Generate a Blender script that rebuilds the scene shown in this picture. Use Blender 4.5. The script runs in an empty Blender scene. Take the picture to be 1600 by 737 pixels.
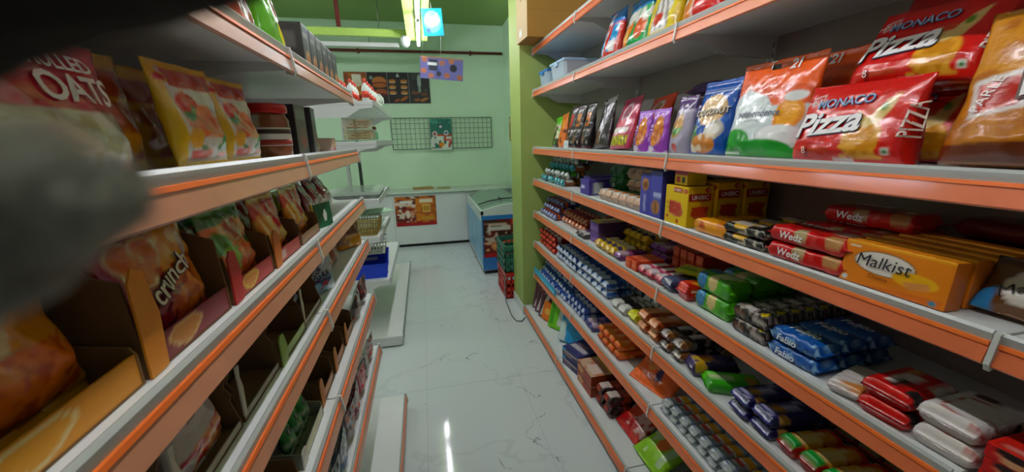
import bpy, math, random
import numpy as np
from mathutils import Vector, Matrix
PI = math.pi
sc = bpy.context.scene
COL = sc.collection

# ------------------------------------------------------------------ camera
H = 1.74
M = ((0.97571, -0.21799, -0.02174), (0.07337, 0.23165, 0.97003), (0.20642, 0.94806, -0.24202))
cd = bpy.data.cameras.new('camera'); cam = bpy.data.objects.new('camera', cd); COL.objects.link(cam)
r_, u_, f_ = [Vector(a).normalized() for a in M]
cam.matrix_world = Matrix(((r_.x, u_.x, -f_.x, 0), (r_.y, u_.y, -f_.y, 0), (r_.z, u_.z, -f_.z, H), (0, 0, 0, 1)))
cd.sensor_width = 36; cd.lens = 608.34/1600*36; cd.clip_start = .01
cd.dof.use_dof = True; cd.dof.focus_distance = 1.7; cd.dof.aperture_fstop = 6.6
sc.camera = cam
# ------------------------------------------------------------------ light
w = bpy.data.worlds.new('world'); sc.world = w; w.use_nodes = True
w.node_tree.nodes['Background'].inputs[0].default_value = (.86, .92, 1.0, 1)
w.node_tree.nodes['Background'].inputs[1].default_value = .12
TUBE_STRENGTH = 80.0
sc.view_settings.view_transform = 'Standard'; sc.view_settings.look = 'None'
sc.view_settings.gamma = 1; sc.view_settings.exposure = -0.06; sc.view_settings.use_curve_mapping = False

# ------------------------------------------------------------------ helpers
def hexc(h):
    if not isinstance(h, str): return tuple(h)
    h = h.lstrip('#'); c = [int(h[i:i+2], 16)/255 for i in (0, 2, 4)]
    return tuple(x/12.92 if x <= .04045 else ((x+.055)/1.055)**2.4 for x in c)
MATS = {}
def mat(name, col='808080', rough=.5, metal=0, coat=0, bump=0, bscale=40, emit=0, alpha=1, trans=0, var=0, ior=1.45, spec=.5):
    if name in MATS: return MATS[name]
    m = bpy.data.materials.new(name); m.use_nodes = True; nt = m.node_tree; b = nt.nodes['Principled BSDF']
    c = hexc(col); b.inputs['Base Color'].default_value = (*c, 1)
    b.inputs['Roughness'].default_value = rough; b.inputs['Metallic'].default_value = metal
    b.inputs['Coat Weight'].default_value = coat; b.inputs['Coat Roughness'].default_value = .12
    b.inputs['IOR'].default_value = ior; b.inputs['Specular IOR Level'].default_value = spec
    b.inputs['Alpha'].default_value = alpha; b.inputs['Transmission Weight'].default_value = trans
    tc = nt.nodes.new('ShaderNodeTexCoord'); nz = nt.nodes.new('ShaderNodeTexNoise')
    nz.inputs['Scale'].default_value = bscale; nz.inputs['Detail'].default_value = 4
    nt.links.new(tc.outputs['Object'], nz.inputs['Vector'])
    if var:
        mx = nt.nodes.new('ShaderNodeMixRGB'); mx.blend_type = 'MIX'; mx.inputs[0].default_value = 1
        rp = nt.nodes.new('ShaderNodeMapRange'); rp.inputs[1].default_value = .3; rp.inputs[2].default_value = .7
        nt.links.new(nz.outputs['Fac'], rp.inputs[0]); nt.links.new(rp.outputs[0], mx.inputs[0])
        mx.inputs[1].default_value = (*[x*(1-var) for x in c], 1); mx.inputs[2].default_value = (*[min(1, x*(1+var)) for x in c], 1)
        nt.links.new(mx.outputs[0], b.inputs['Base Color'])
    if bump:
        bp = nt.nodes.new('ShaderNodeBump'); bp.inputs['Strength'].default_value = bump; bp.inputs['Distance'].default_value = .004
        nt.links.new(nz.outputs['Fac'], bp.inputs['Height']); nt.links.new(bp.outputs[0], b.inputs['Normal'])
    if emit:
        b.inputs['Emission Color'].default_value = (*c, 1); b.inputs['Emission Strength'].default_value = emit
    MATS[name] = m; return m
def print_mat(name, rough, coat=0, bump=0, bscale=40, trans=0, spec=.5):
    m = mat(name, 'ffffff', rough, 0, coat, bump, bscale, spec=spec)
    nt = m.node_tree
    if not any(n.type == 'VERTEX_COLOR' for n in nt.nodes):
        a = nt.nodes.new('ShaderNodeVertexColor'); a.layer_name = 'Col'
        nt.links.new(a.outputs['Color'], nt.nodes['Principled BSDF'].inputs['Base Color'])
    return m
FOIL = print_mat('printed_foil', .24, .5, .8, 28)
FOILS = print_mat('printed_foil_small', .24, .45, .6, 60)
CARD = print_mat('printed_carton', .42, .15, .06, 30)
PAPER = print_mat('printed_paper', .5, 0, .03, 20)
WHITE = mat('white_enamel', 'dcdfdc', .35, var=.03, bscale=3)
BACKP = mat('shelf_back_panel', 'a7a19b', .5, var=.04, bscale=5)
ORANGE = mat('orange_rail_insert', 'dc7246', .38, coat=.5, var=.06, bscale=9)
ORANGE_L = mat('sheen_paled_rail_insert', 'c88a6a', .38, coat=.5, var=.08, bscale=9)  # left rails: reflection off the clear plastic put into a paler orange
ORANGE_RIDGE = mat('orange_ridge', 'f0732c', .4)
CLEARW = mat('milky_plastic', 'c9cfca', .25, alpha=.75)
GREY = mat('dark_gap', '23221f', .6)
BROWN = mat('brown_cardboard', '8a6844', .8, var=.08, bscale=14, bump=.05)
BLACK = mat('black_plastic', '151515', .4)
STEEL = mat('galvanised_steel', '9aa09c', .35, metal=.8, var=.08)

def link(name, me, parent=None):
    o = bpy.data.objects.new(name, me); COL.objects.link(o)
    if parent: o.parent = parent
    return o
def tag(o, label=None, cat=None, group=None, kind=None):
    if label: o['label'] = label
    if cat: o['category'] = cat
    if group: o['group'] = group
    if kind: o['kind'] = kind
    return o
def empty(name, loc=(0, 0, 0), rot=(0, 0, 0)):
    o = bpy.data.objects.new(name, None); COL.objects.link(o); o.location = loc; o.rotation_euler = rot
    o.empty_display_size = .05; return o
class MB:
    def __init__(s): s.v = []; s.f = []; s.sm = []
    def box(s, x0, y0, z0, x1, y1, z1):
        n = len(s.v); s.v += [(x0, y0, z0), (x1, y0, z0), (x1, y1, z0), (x0, y1, z0), (x0, y0, z1), (x1, y0, z1), (x1, y1, z1), (x0, y1, z1)]
        for q in ((0, 3, 2, 1), (4, 5, 6, 7), (0, 1, 5, 4), (1, 2, 6, 5), (2, 3, 7, 6), (3, 0, 4, 7)): s.f.append(tuple(n+i for i in q)); s.sm.append(False)
        return s
    def prism(s, poly, a, b, axis='y'):
        """poly: 2D points; axis y -> (x,z) extruded a..b along y; x -> (y,z); z -> (x,y)"""
        n = len(s.v); k = len(poly)
        ar = sum(poly[i][0]*poly[(i+1) % k][1]-poly[(i+1) % k][0]*poly[i][1] for i in range(k))
        if ar < 0: poly = poly[::-1]
        def P(p, t): return {'y': (p[0], t, p[1]), 'x': (t, p[0], p[1]), 'z': (p[0], p[1], t)}[axis]
        for t in (a, b): s.v += [P(p, t) for p in poly]
        fl = axis == 'y'
        A = tuple(n+i for i in range(k)); B = tuple(n+k+i for i in range(k))
        s.f += [A if fl else A[::-1], B[::-1] if fl else B]; s.sm += [False]*2
        for i in range(k):
            j = (i+1) % k; q = (n+i, n+j, n+k+j, n+k+i); s.f.append(q[::-1] if fl else q); s.sm.append(False)
        return s
    def tube(s, pts, r, k=8, cap=True):
        pts = [Vector(p) for p in pts]; n = len(s.v); rr = r if isinstance(r, (list, tuple)) else [r]*len(pts)
        up = None
        for i, p in enumerate(pts):
            d = (pts[min(i+1, len(pts)-1)]-pts[max(i-1, 0)]).normalized()
            if up is None: up = d.orthogonal().normalized()
            up = (up-d*up.dot(d)).normalized(); q = d.cross(up)
            for j in range(k):
                a = 2*PI*j/k; s.v.append(tuple(p+rr[i]*(math.cos(a)*up+math.sin(a)*q)))
        for i in range(len(pts)-1):
            for j in range(k):
                a = n+i*k+j; b = n+i*k+(j+1) % k; s.f.append((a, b, b+k, a+k)); s.sm.append(True)
        if cap:
            s.f.append(tuple(n+j for j in range(k))[::-1]); s.f.append(tuple(n+(len(pts)-1)*k+j for j in range(k))); s.sm += [False]*2
        return s
    def lathe(s, prof, k=24, c=(0, 0, 0), sx=1, sy=1):
        n = len(s.v); m = len(prof)
        for r, z in prof:
            for j in range(k):
                a = 2*PI*j/k; s.v.append((c[0]+r*math.cos(a)*sx, c[1]+r*math.sin(a)*sy, c[2]+z))
        for i in range(m-1):
            for j in range(k):
                a = n+i*k+j; b = n+i*k+(j+1) % k; s.f.append((a, b, b+k, a+k)); s.sm.append(True)
        s.f.append(tuple(n+j for j in range(k))[::-1]); s.f.append(tuple(n+(m-1)*k+j for j in range(k))); s.sm += [False]*2
        return s
    def mesh(s, name):
        me = bpy.data.meshes.new(name); me.from_pydata(s.v, [], s.f); me.polygons.foreach_set('use_smooth', s.sm); me.update(); return me
    def build(s, name, m, parent=None, bevel=0):
        me = s.mesh(name); me.materials.append(m); o = link(name, me, parent)
        if bevel:
            b = o.modifiers.new('bevel', 'BEVEL'); b.width = bevel; b.segments = 2; b.limit_method = 'ANGLE'
        return o
# ---- printed colour
def vnoise(x, y, seed):
    xi = np.floor(x).astype(int); yi = np.floor(y).astype(int); fx = x-xi; fy = y-yi
    def hsh(a, b):
        n = (a*374761393+b*668265263+seed*974711) & 0x7fffffff; n = ((n ^ (n >> 13))*1274126177) & 0x7fffffff; return ((n ^ (n >> 16)) & 0xffff)/65535.
    sx = fx*fx*(3-2*fx); sy = fy*fy*(3-2*fy)
    return (hsh(xi, yi)*(1-sx)+hsh(xi+1, yi)*sx)*(1-sy)+(hsh(xi, yi+1)*(1-sx)+hsh(xi+1, yi+1)*sx)*sy
def paint(base, ops, U, V):
    if not ops or len(U) < 200: return paint1(base, ops, U, V)
    return sum(paint1(base, ops, U+a, V+b) for a, b in ((0, 0), (.005, .004), (-.005, .004), (.004, -.005), (-.004, -.005), (0, .009), (0, -.009), (.008, 0), (-.008, 0)))/9
def paint1(base, ops, U, V):
    C = np.tile(np.array(hexc(base)), (len(U), 1))
    for o in ops:
        k = o[0]; c = np.array(hexc({'E': o[5] if len(o) > 5 else 0, 'N': o[8] if len(o) > 8 else 0}.get(k, o[-1])))
        e_ = lambda q: q-.02 if q <= 0 else (q+.02 if q >= 1 else q)
        if k in 'RNS': o = (o[0], e_(o[1]), e_(o[2]), e_(o[3]), e_(o[4]))+tuple(o[5:])
        if k == 'R': m = (U >= o[1]) & (U <= o[3]) & (V >= o[2]) & (V <= o[4])
        elif k == 'E':
            a = math.radians(o[6]) if len(o) > 6 else 0; du = U-o[1]; dv = V-o[2]
            m = ((du*math.cos(a)+dv*math.sin(a))/o[3])**2+((-du*math.sin(a)+dv*math.cos(a))/o[4])**2 <= 1
        elif k == 'P':
            m = np.zeros(len(U), bool); P = o[1]
            for i in range(len(P)):
                x0, y0 = P[i]; x1, y1 = P[(i+1) % len(P)]
                cnd = ((y0 > V) != (y1 > V)); xx = (x1-x0)*(V-y0)/((y1-y0) or 1e-9)+x0; m ^= cnd & (U < xx)
        elif k == 'N':   # region, scale x, scale y, threshold, seed
            m = (U >= o[1]) & (U <= o[3]) & (V >= o[2]) & (V <= o[4]) & (vnoise(U*o[5]+7, V*o[6]+3, o[9]) > o[7])
        elif k == 'S':   # stripes: region, count, slant
            m = (U >= o[1]) & (U <= o[3]) & (V >= o[2]) & (V <= o[4]) & ((((U+V*o[6])*o[5]) % 1) < .5)
        C[m] = c
    L_ = C@np.array([.25, .65, .10]); C = np.clip(L_[:, None]+(C-L_[:, None])*1.13, .004, .95)*.96
    return C
def setcol(me, C):
    a = me.color_attributes.new('Col', 'FLOAT_COLOR', 'POINT')
    a.data.foreach_set('color', np.concatenate([C, np.ones((len(C), 1))], 1).astype(np.float32).ravel())
def finish(name, V, F, C, m, parent, smooth=True):
    me = bpy.data.meshes.new(name); me.from_pydata([tuple(p) for p in V], [], F)
    me.polygons.foreach_set('use_smooth', [smooth]*len(F)); setcol(me, C); me.materials.append(m); me.update(); return link(name, me, parent)

def bag(name, parent, w, h, t, base, ops=(), nx=24, nz=32, gusset=True, seal=.06, back=None, wr=.003, seed=1, m=None, lean=0, hole=None, flare=0, power=.55, topslant=0):
    """stand-up pouch: front faces -y, base at z=0"""
    us = np.linspace(0, 1, nx+1); vs = np.linspace(0, 1, nz+1)
    def vp(v):
        v = np.asarray(v, float); top = np.clip((1-seal-v)/(.75-seal), 0, 1)**.75
        bot = .55+.45*np.clip(v/.15, 0, 1)**.6 if gusset else np.clip((v-seal)/.25, 0, 1)**.6
        return top*bot
    def up(u): return np.clip(1-np.abs(2*np.asarray(u, float)-1)**2.6, 0, 1)**power
    def fy(u, v):
        u = np.asarray(u, float); v = np.asarray(v, float)
        n = vnoise(u*5+v*3+9, v*7-u*2+9, seed)+.5*vnoise(u*14+9, v*11+4, seed+5)-.75
        fold = np.abs(np.sin((u*3.1+v*2.2)*3+seed))**8
        return -t/2*vp(v)*up(u)-wr*(n*1.6+fold*.6)*np.clip(4*up(u), 0, 1)*np.clip(vp(v)*3+.15, 0, 1)
    def X(u, v): return (u-.5)*w*(1-.05*np.sin(PI*v)+flare*(v-.5))+wr*1.2*(vnoise(v*9+u*0, v*0+seed, seed+8)-.5)
    def Z(u, v): return v*h+topslant*(u-.5)*v*h+wr*(vnoise(u*6, v*0+2, seed+3)-.5)*v
    def lay(x, y, z): return np.stack([x, y+z*math.tan(lean), z], -1)
    P = []; UU = []; VV = []; BK = []
    for v in vs:
        u = us; P.append(lay(X(u, v), fy(u, v), Z(u, v))); UU.append(u); VV.append(u*0+v); BK.append(u*0)
        u = us[1:-1][::-1]; P.append(lay(X(u, v), -fy(u, v)*.9, Z(u, v))); UU.append(u); VV.append(u*0+v); BK.append(u*0+1)
    P = np.concatenate(P); UU = np.concatenate(UU); VV = np.concatenate(VV); BK = np.concatenate(BK)
    ring = 2*nx; F = []
    for i in range(nz):
        for j in range(ring):
            a = i*ring+j; b = i*ring+(j+1) % ring; F.append((a, b, b+ring, a+ring))
    for i in (0, nz):
        o = i*ring
        for j in range(nx):
            a, b = o+j, o+j+1; c, d = o+(ring-j-1) % ring, o+(ring-j) % ring
            q = (a, d, c, b) if i == 0 else (a, b, c, d)
            q2 = []
            for z in q:
                if z not in q2: q2.append(z)
            if len(q2) > 2: F.append(tuple(q2))
    if hole:
        hu, hv, ru, rv = hole; F = [f for f in F if ((np.mean([UU[i] for i in f])-hu)/ru)**4+((np.mean([VV[i] for i in f])-hv)/rv)**4 > 1 or min(VV[i] for i in f) < hv-rv*1.5]
    C = paint(base, ops, UU, VV); bm_ = BK > .5; C[bm_] = np.array(hexc(back or base))
    o = finish(name, P, F, C, m or FOIL, parent)
    def surf(x, z):
        v = z/h; u = x/w+.5; return fy(np.clip(u, 0, 1), np.clip(v, 0, 1))+z*math.tan(lean)
    return o, surf
def wrap(name, parent, L, w, h, base, ops=(), ns=26, K=20, n=4.4, fin=.05, m=None, wr=.0015, seed=1, finh=.5, flat=.05):
    """flow-wrapped pack lying along x, resting at z=0; u along length, v up the front face then across the top"""
    s = np.linspace(0, 1, ns+1); a_ = h/(h+w); P = []; UU = []; VV = []
    ang = np.arange(K)/K*2*PI
    cy = np.sign(np.cos(ang))*np.abs(np.cos(ang))**(2/n); cz = np.sign(np.sin(ang))*np.abs(np.sin(ang))**(2/n)
    for si in s:
        e = min(si, 1-si)/fin; k = 1 if e >= 1.8 else (flat if e <= 1 else flat+(1-flat)*math.sin((e-1)/.8*PI/2))
        kw = 1.0 if n < 2.5 and e > 1.8 else (.93+.07*min(1, e/1.8) if n >= 2.5 else (.98 if e <= 1 else 1))
        y = cy*w/2*kw; z = cz*h/2*k
        nz = vnoise(np.full(K, si*14+3), np.arange(K)*.9+2, seed)-.5
        y = y+nz*wr*2*(.4+abs(cy)); z = z+(vnoise(np.full(K, si*11+1), np.arange(K)*.8, seed+4)-.5)*wr*2*(k > .3)
        if e <= 1: z = z+.0012*np.sin(np.arange(K)*2.6)
        zz = z+h*(finh+(.5-finh)*min(1, max(0, (e-1)/.8))) if e < 1.8 else z+h/2
        P.append(np.stack([np.full(K, (si-.5)*L), y, np.maximum(zz, 0)], -1)); UU.append(np.full(K, si))
        v = np.where(cz > .97, a_+(cy+1)/2*(1-a_), np.where(cy < 0, (cz+1)/2*a_, np.where(cz > 0, 1., 0.)))
        VV.append(v)
    P = np.concatenate(P); UU = np.concatenate(UU); VV = np.concatenate(VV); F = []
    for i in range(ns):
        for j in range(K):
            q = i*K+j; b = i*K+(j+1) % K; F.append((q, q+K, b+K, b))
    F = [f[::-1] for f in F]
    F.append(tuple(range(K))); F.append(tuple(ns*K+j for j in range(K))[::-1])
    return finish(name, P, [f[::-1] for f in F], paint(base, ops, UU, VV), m or FOILS, parent)
def carton(name, parent, w, d, h, cols, faces=None, res=14, r=.0018, m=None, bow=.001):
    """box, front -y, base z=0; faces: dict front/back/left/right/top/bottom -> (base, ops)"""
    faces = faces or {}; V = []; F = []; C = []
    fr = {'front': ((-1, -1, -1), (2, 0, 0), (0, 0, 2)), 'right': ((1, -1, -1), (0, 2, 0), (0, 0, 2)), 'back': ((1, 1, -1), (-2, 0, 0), (0, 0, 2)),
          'left': ((-1, 1, -1), (0, -2, 0), (0, 0, 2)), 'top': ((-1, -1, 1), (2, 0, 0), (0, 2, 0)), 'bottom': ((-1, 1, -1), (2, 0, 0), (0, -2, 0))}
    hs = np.array([w/2, d/2, h/2])
    for fn, (o, a, b) in fr.items():
        base, ops = faces.get(fn, (cols, ())); n_ = res if fn in faces else 4
        if isinstance(n_, int): nu = nv = n_
        g = np.linspace(0, 1, nu+1); U, W = np.meshgrid(g, g); U = U.ravel(); W = W.ravel()
        U2 = np.clip(U, 0, 1); P = np.array(o)+np.outer(U2, a)+np.outer(W, b)
        P = P*hs; inn = np.clip(P, -(hs-r), hs-r); dl = P-inn; ln = np.linalg.norm(dl, axis=1, keepdims=True); P = inn+dl/np.maximum(ln, 1e-9)*r
        nrm = np.cross(a, b)/4.; P = P+np.outer(np.sin(PI*U)*np.sin(PI*W), nrm)*bow*(fn != 'bottom')
        n = len(V); V += [tuple(p+np.array([0, 0, h/2])) for p in P]; C.append(paint(base, ops, U, W))
        for i in range(nv):
            for j in range(nu):
                q = n+i*(nu+1)+j; F.append((q, q+1, q+nu+2, q+nu+1))
    return finish(name, V, F, np.concatenate(C), m or CARD, parent, smooth=False)
TXT = {}
def lettering(text, parent, size, x, z, col, surf=None, rot=0, off=.0, shear=0, name='lettering', eps=.003, plane='front', yc=0, sx=1, halign='CENTER', mrough=.4):
    key = (text, size, off, shear, sx, halign)
    if key not in TXT:
        cu = bpy.data.curves.new('txt', 'FONT'); cu.body = text; cu.size = size; cu.offset = off*size; cu.shear = shear; cu.align_x = halign; cu.align_y = 'CENTER'; cu.resolution_u = 3
        cu.space_line = .85
        ob = bpy.data.objects.new('txt', cu); COL.objects.link(ob); dg = bpy.context.evaluated_depsgraph_get(); dg.update()
        me = bpy.data.meshes.new_from_object(ob.evaluated_get(dg)); 
        vs = np.array([v.co[:] for v in me.vertices]); vs[:, 0] *= sx; fs = [tuple(p.vertices) for p in me.polygons]
        bpy.data.objects.remove(ob); bpy.data.meshes.remove(me); TXT[key] = (vs, fs)
    vs, fs = TXT[key]
    c, s = math.cos(rot), math.sin(rot); X = vs[:, 0]*c-vs[:, 1]*s+x; Z = vs[:, 0]*s+vs[:, 1]*c+z
    if plane == 'front': Y = (surf(X, Z) if surf else X*0+yc)-eps; P = np.stack([X, Y, Z], -1)
    elif plane == 'top': P = np.stack([X, Z, X*0+yc+eps], -1)
    elif plane == 'right': P = np.stack([X*0+yc+eps, X, Z], -1)
    elif plane == 'left': P = np.stack([X*0+yc-eps, -X, Z], -1)
    me = bpy.data.meshes.new(name); me.from_pydata([tuple(p) for p in P], [], fs)
    me.materials.append(mat('ink_'+str(col), col, mrough)); me.update(); return link(name, me, parent)
def disc(parent, name, cx, cz, rx, rz, col, surf=None, rot=0, eps=.0006, yc=0, plane='front', n=28):
    a = np.linspace(0, 2*PI, n, endpoint=False); rr = np.array([.0, .5, 1.]); V = []; F = []
    X = [0.]; Z = [0.]
    for r in rr[1:]: X += list(np.cos(a)*rx*r); Z += list(np.sin(a)*rz*r)
    X = np.array(X); Z = np.array(Z); c, s = math.cos(rot), math.sin(rot); X, Z = X*c-Z*s+cx, X*s+Z*c+cz
    if plane == 'front': Y = (surf(X, Z) if surf else X*0+yc)-eps; P = np.stack([X, Y, Z], -1)
    elif plane == 'top': P = np.stack([X, Z, X*0+yc+eps], -1)
    for j in range(n):
        k = (j+1) % n; F.append((0, 1+j, 1+k)); F.append((1+j, 1+n+j, 1+n+k, 1+k))
    me = bpy.data.meshes.new(name); me.from_pydata([tuple(p) for p in P], [], F); me.materials.append(mat('ink_'+str(col), col, .4)); me.update(); return link(name, me, parent)

def children(o): return [c for c in KIDS.get(o.name, [])]
KIDS = {}
def index_kids():
    KIDS.clear()
    for o in bpy.data.objects:
        if o.parent: KIDS.setdefault(o.parent.name, []).append(o)
def copy_tree(o, parent=None):
    c = o.copy(); COL.objects.link(c); c.parent = parent
    for ch in children(o):
        d = copy_tree(ch, c)
    return c
BUILD = {}; PROTO = {}; FRESH = {}
def kind(name, cat):
    def deco(fn): BUILD[name] = (fn, cat); return fn
    return deco
BOXES = {}
def put(k, loc, rot, label, group=None, lift=True, clampx=False):
    fn, cat = BUILD[k]
    if k not in PROTO:
        before = set(bpy.data.objects); o = fn(); PROTO[k] = o
        for n in bpy.data.objects:
            if n not in before and n.parent: KIDS.setdefault(n.parent.name, []).append(n)
    else:
        src = PROTO[k]; o = copy_tree(src)
    o.location = loc; o.rotation_euler = rot
    if lift:
        if k not in BOXES:
            pts = []
            for m_ in [PROTO[k]]+children(PROTO[k]):
                if m_.type == 'MESH':
                    a = np.empty(len(m_.data.vertices)*3); m_.data.vertices.foreach_get('co', a); a = a.reshape(-1, 3)
                    if m_ is not PROTO[k]: a = a@np.array(m_.matrix_basis.to_3x3()).T+np.array(m_.location)
                    pts.append(a)
            BOXES[k] = np.concatenate(pts)
        R_ = np.array(o.rotation_euler.to_matrix()); W = BOXES[k]@R_.T
        lo = W[:, 2].min(); o.location.z = loc[2]-lo
        # keep the pack behind the rail and in front of the back panel
        xs = W[:, 0]
        if clampx and loc[0] > 0: o.location.x = min(max(loc[0], (1.0015 if loc[2] > .2 else .894)-xs.min()), 1.437-xs.max()) if 1.437-xs.max() > 1.0-xs.min() else loc[0]
        elif clampx: o.location.x = max(min(loc[0], -.341-xs.max()), -.775-xs.min())
    for p in ('group',):
        if p in o: del o[p]
    tag(o, label, cat, group); return o
ORD = ['', 'first', 'second', 'third', 'fourth', 'fifth', 'sixth', 'seventh', 'eighth', 'ninth', 'tenth', 'eleventh', 'twelfth', 'thirteenth', 'fourteenth', 'fifteenth', 'sixteenth', 'seventeenth', 'eighteenth', 'nineteenth', 'twentieth']
ZR = dict(zip(range(1, 9), (2.497, 2.15, 1.657, 1.37, 1.063, .765, .451, .101)))
ZL = dict(zip(range(2, 9), (1.977, 1.70, 1.451, 1.228, .922, .60, .103)))
XRF = {i: 1.005 for i in range(1, 8)}; XRF[8] = .905
rnd = random.Random(5)
def row(side, sh, k, y0, pitch, n, desc, group, xo=0, rows=1, bp=.1, layers=1, lh=.05, rz=0, ry=0, jit=1, lean=0, z0=0, only=None, roll=0, skip=(), half=.0, drop=0):
    """n packs along the aisle from y0 (left to right in the photo), rows going back, layers up.
    xo: distance of the pack centre behind the shelf's front edge"""
    for b in range(rows):
        for l in range(layers):
            if b > 0 and drop and l >= layers-drop*0 and l > layers-1-drop and b % 2: continue
            for i in range(n):
                if (i, l, b) in skip: continue
                if side == 'R': y = y0-i*pitch; x = XRF[sh]+xo+b*bp; base = -PI/2; z = ZR[sh]
                else: y = y0+i*pitch; x = -.352-xo-b*bp; base = PI/2; z = ZL[sh]
                j = lambda a: rnd.uniform(-a, a)*jit
                words = []
                if n > 1: words.append(ORD[i+1]+' from left')
                if layers > 1: words.append(['bottom layer', 'second layer', 'third layer', 'fourth layer', 'fifth layer'][l])
                if rows > 1: words.append('front row' if b == 0 else ['', 'second row back', 'third row back', 'fourth row back'][min(b, 3)])
                lab = desc+(', '+', '.join(words) if words else '')
                put(k, (x+j(.003), y+j(.003), z+z0+l*lh+.0005), (lean, roll, base+rz+j(.035)), lab, group if n*layers*rows > 1 else None, clampx=True)
# ================================================================== SETTING
def struct(o): o['kind'] = 'structure'; return o
MINT = mat('mint_wall_paint', 'cdeaca', .55, var=.03, bscale=2, bump=.03)
struct(MB().box(-4, 7.2, 0, 1.5, 7.3, 3.64).build('wall_back', MINT))
struct(MB().box(1.478, -2.5, 0, 1.6, 7.2, 3.64).build('wall_right', MINT))
struct(MB().box(-4.1, -2.5, 0, -4, 7.2, 3.64).build('wall_left', MINT))
CEIL = mat('green_ceiling_paint', '87a35c', .6, var=.05, bscale=2)
struct(MB().box(-4.1, -2.5, 3.62, 1.6, 7.3, 3.72).build('ceiling', CEIL))
# marble tile floor
fm = mat('marble_tile_floor', 'cfd4d2', .07, spec=.5); nt = fm.node_tree; N = nt.nodes; Lk = nt.links; bs = N['Principled BSDF']
tc = N.new('ShaderNodeTexCoord')
def nd(t, **k):
    n = N.new(t)
    for a, b in k.items(): n.inputs[a].default_value = b
    return n
def mth(op, a, b=None):
    n = N.new('ShaderNodeMath'); n.operation = op
    for i, q in enumerate((a, b)):
        if q is None: continue
        if isinstance(q, (int, float)): n.inputs[i].default_value = q
        else: Lk.new(q, n.inputs[i])
    return n.outputs[0]
sep = N.new('ShaderNodeSeparateXYZ'); Lk.new(tc.outputs['Object'], sep.inputs[0])
def seam(o, off, pitch):
    a = mth('DIVIDE', mth('ADD', o, off), pitch); fr = mth('FRACT', a); d = mth('ABSOLUTE', mth('SUBTRACT', fr, .5)); return mth('GREATER_THAN', d, .4978)
sm_ = mth('MAXIMUM', seam(sep.outputs[0], 100*.685+.10, .685), seam(sep.outputs[1], 100*.685+.2, 1.37))
n1 = nd('ShaderNodeTexNoise', Scale=1.7, Detail=6.0); Lk.new(tc.outputs['Object'], n1.inputs['Vector'])
vr = mth('LESS_THAN', mth('ABSOLUTE', mth('SUBTRACT', n1.outputs['Fac'], .50)), .0022)
n2 = nd('ShaderNodeTexNoise', Scale=2.6, Detail=2.0); mp = N.new('ShaderNodeMapping'); mp.inputs['Location'].default_value = (5, 3, 0); Lk.new(tc.outputs['Object'], mp.inputs[0]); Lk.new(mp.outputs[0], n2.inputs['Vector'])
msk = mth('GREATER_THAN', n2.outputs['Fac'], .60)
n3 = nd('ShaderNodeTexNoise', Scale=.9, Detail=5.0); Lk.new(mp.outputs[0], n3.inputs['Vector'])
veil = mth('MULTIPLY', mth('LESS_THAN', mth('ABSOLUTE', mth('SUBTRACT', n3.outputs['Fac'], .5)), .006), .12)
vein = mth('MAXIMUM', mth('MULTIPLY', vr, mth('MULTIPLY', msk, .75)), veil)
mx = N.new('ShaderNodeMixRGB'); mx.inputs[1].default_value = (*hexc('cfd8d8'), 1); mx.inputs[2].default_value = (*hexc('7e8280'), 1); Lk.new(vein, mx.inputs[0])
m2 = N.new('ShaderNodeMixRGB'); m2.inputs[2].default_value = (*hexc('a9adaa'), 1); Lk.new(mx.outputs[0], m2.inputs[1]); Lk.new(mth('MULTIPLY', sm_, .6), m2.inputs[0])
Lk.new(m2.outputs[0], bs.inputs['Base Color'])
struct(MB().box(-4.1, -2.5, -.1, 1.6, 7.3, 0).build('floor', fm))
# lime pillar beside the right shelf run
PIL = mat('lime_pillar_paint', 'a3b863', .5, var=.03, bscale=3)
struct(MB().box(.878, 3.56, 0, 1.478, 3.97, 3.62).build('pillar', PIL))
struct(MB().box(.868, 3.55, 0, 1.478, 3.56, .10).box(.868, 3.56, 0, .878, 3.97, .10).build('trim_1', WHITE))

# ================================================================== TUBE LIGHTS AND CEILING FITTINGS
TUBE = mat('lit_tube', 'f6f3ff', .4, emit=TUBE_STRENGTH)
LIME = mat('lime_cable_tray', 'b7d86a', .45, var=.05)
def tube_fixture(y0, y1, x, z, label, group):
    o = empty('tube_light', (x, (y0+y1)/2, z)); h = (y1-y0)/2
    tag(o, label, 'light', group)
    MB().box(-.022, -h+.02, .02, .022, h-.02, .06).build('batten', mat('batten_white', 'd8dcd6', .4), o)
    MB().tube([(0, -h+.04, 0), (0, h-.04, 0)], .015, 12).build('tube', TUBE, o)
    for s in (-1, 1): MB().box(-.018, s*(h-.04)-.015, -.018, .018, s*(h-.04)+.015, .03).build('end_cap', mat('end_cap_white', 'c9ccc8', .4), o)
ys = [(4.70, 5.92), (3.44, 4.66), (2.18, 3.40), (.92, 2.14), (-.34, .88)]
for i, (a, b) in enumerate(ys):
    tube_fixture(a, b, .045, 3.0, 'white fluorescent tube over the aisle, '+['nearest the back wall', 'second from the back wall', 'third from the back wall', 'fourth from the back wall', 'fifth from the back wall', 'sixth from the back wall'][i], 'tube lights over the aisle')
for i, (a, b) in enumerate([(4.55, 5.75), (2.6, 3.8), (.2, 1.4)]):  # out-of-view tubes added to brighten the left part of the back wall
    tube_fixture(a, b, -2.3, 3.0, 'added unseen fill tube over the next aisle, '+['farthest', 'middle', 'nearest'][i], 'added fill tubes over the next aisle')
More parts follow.
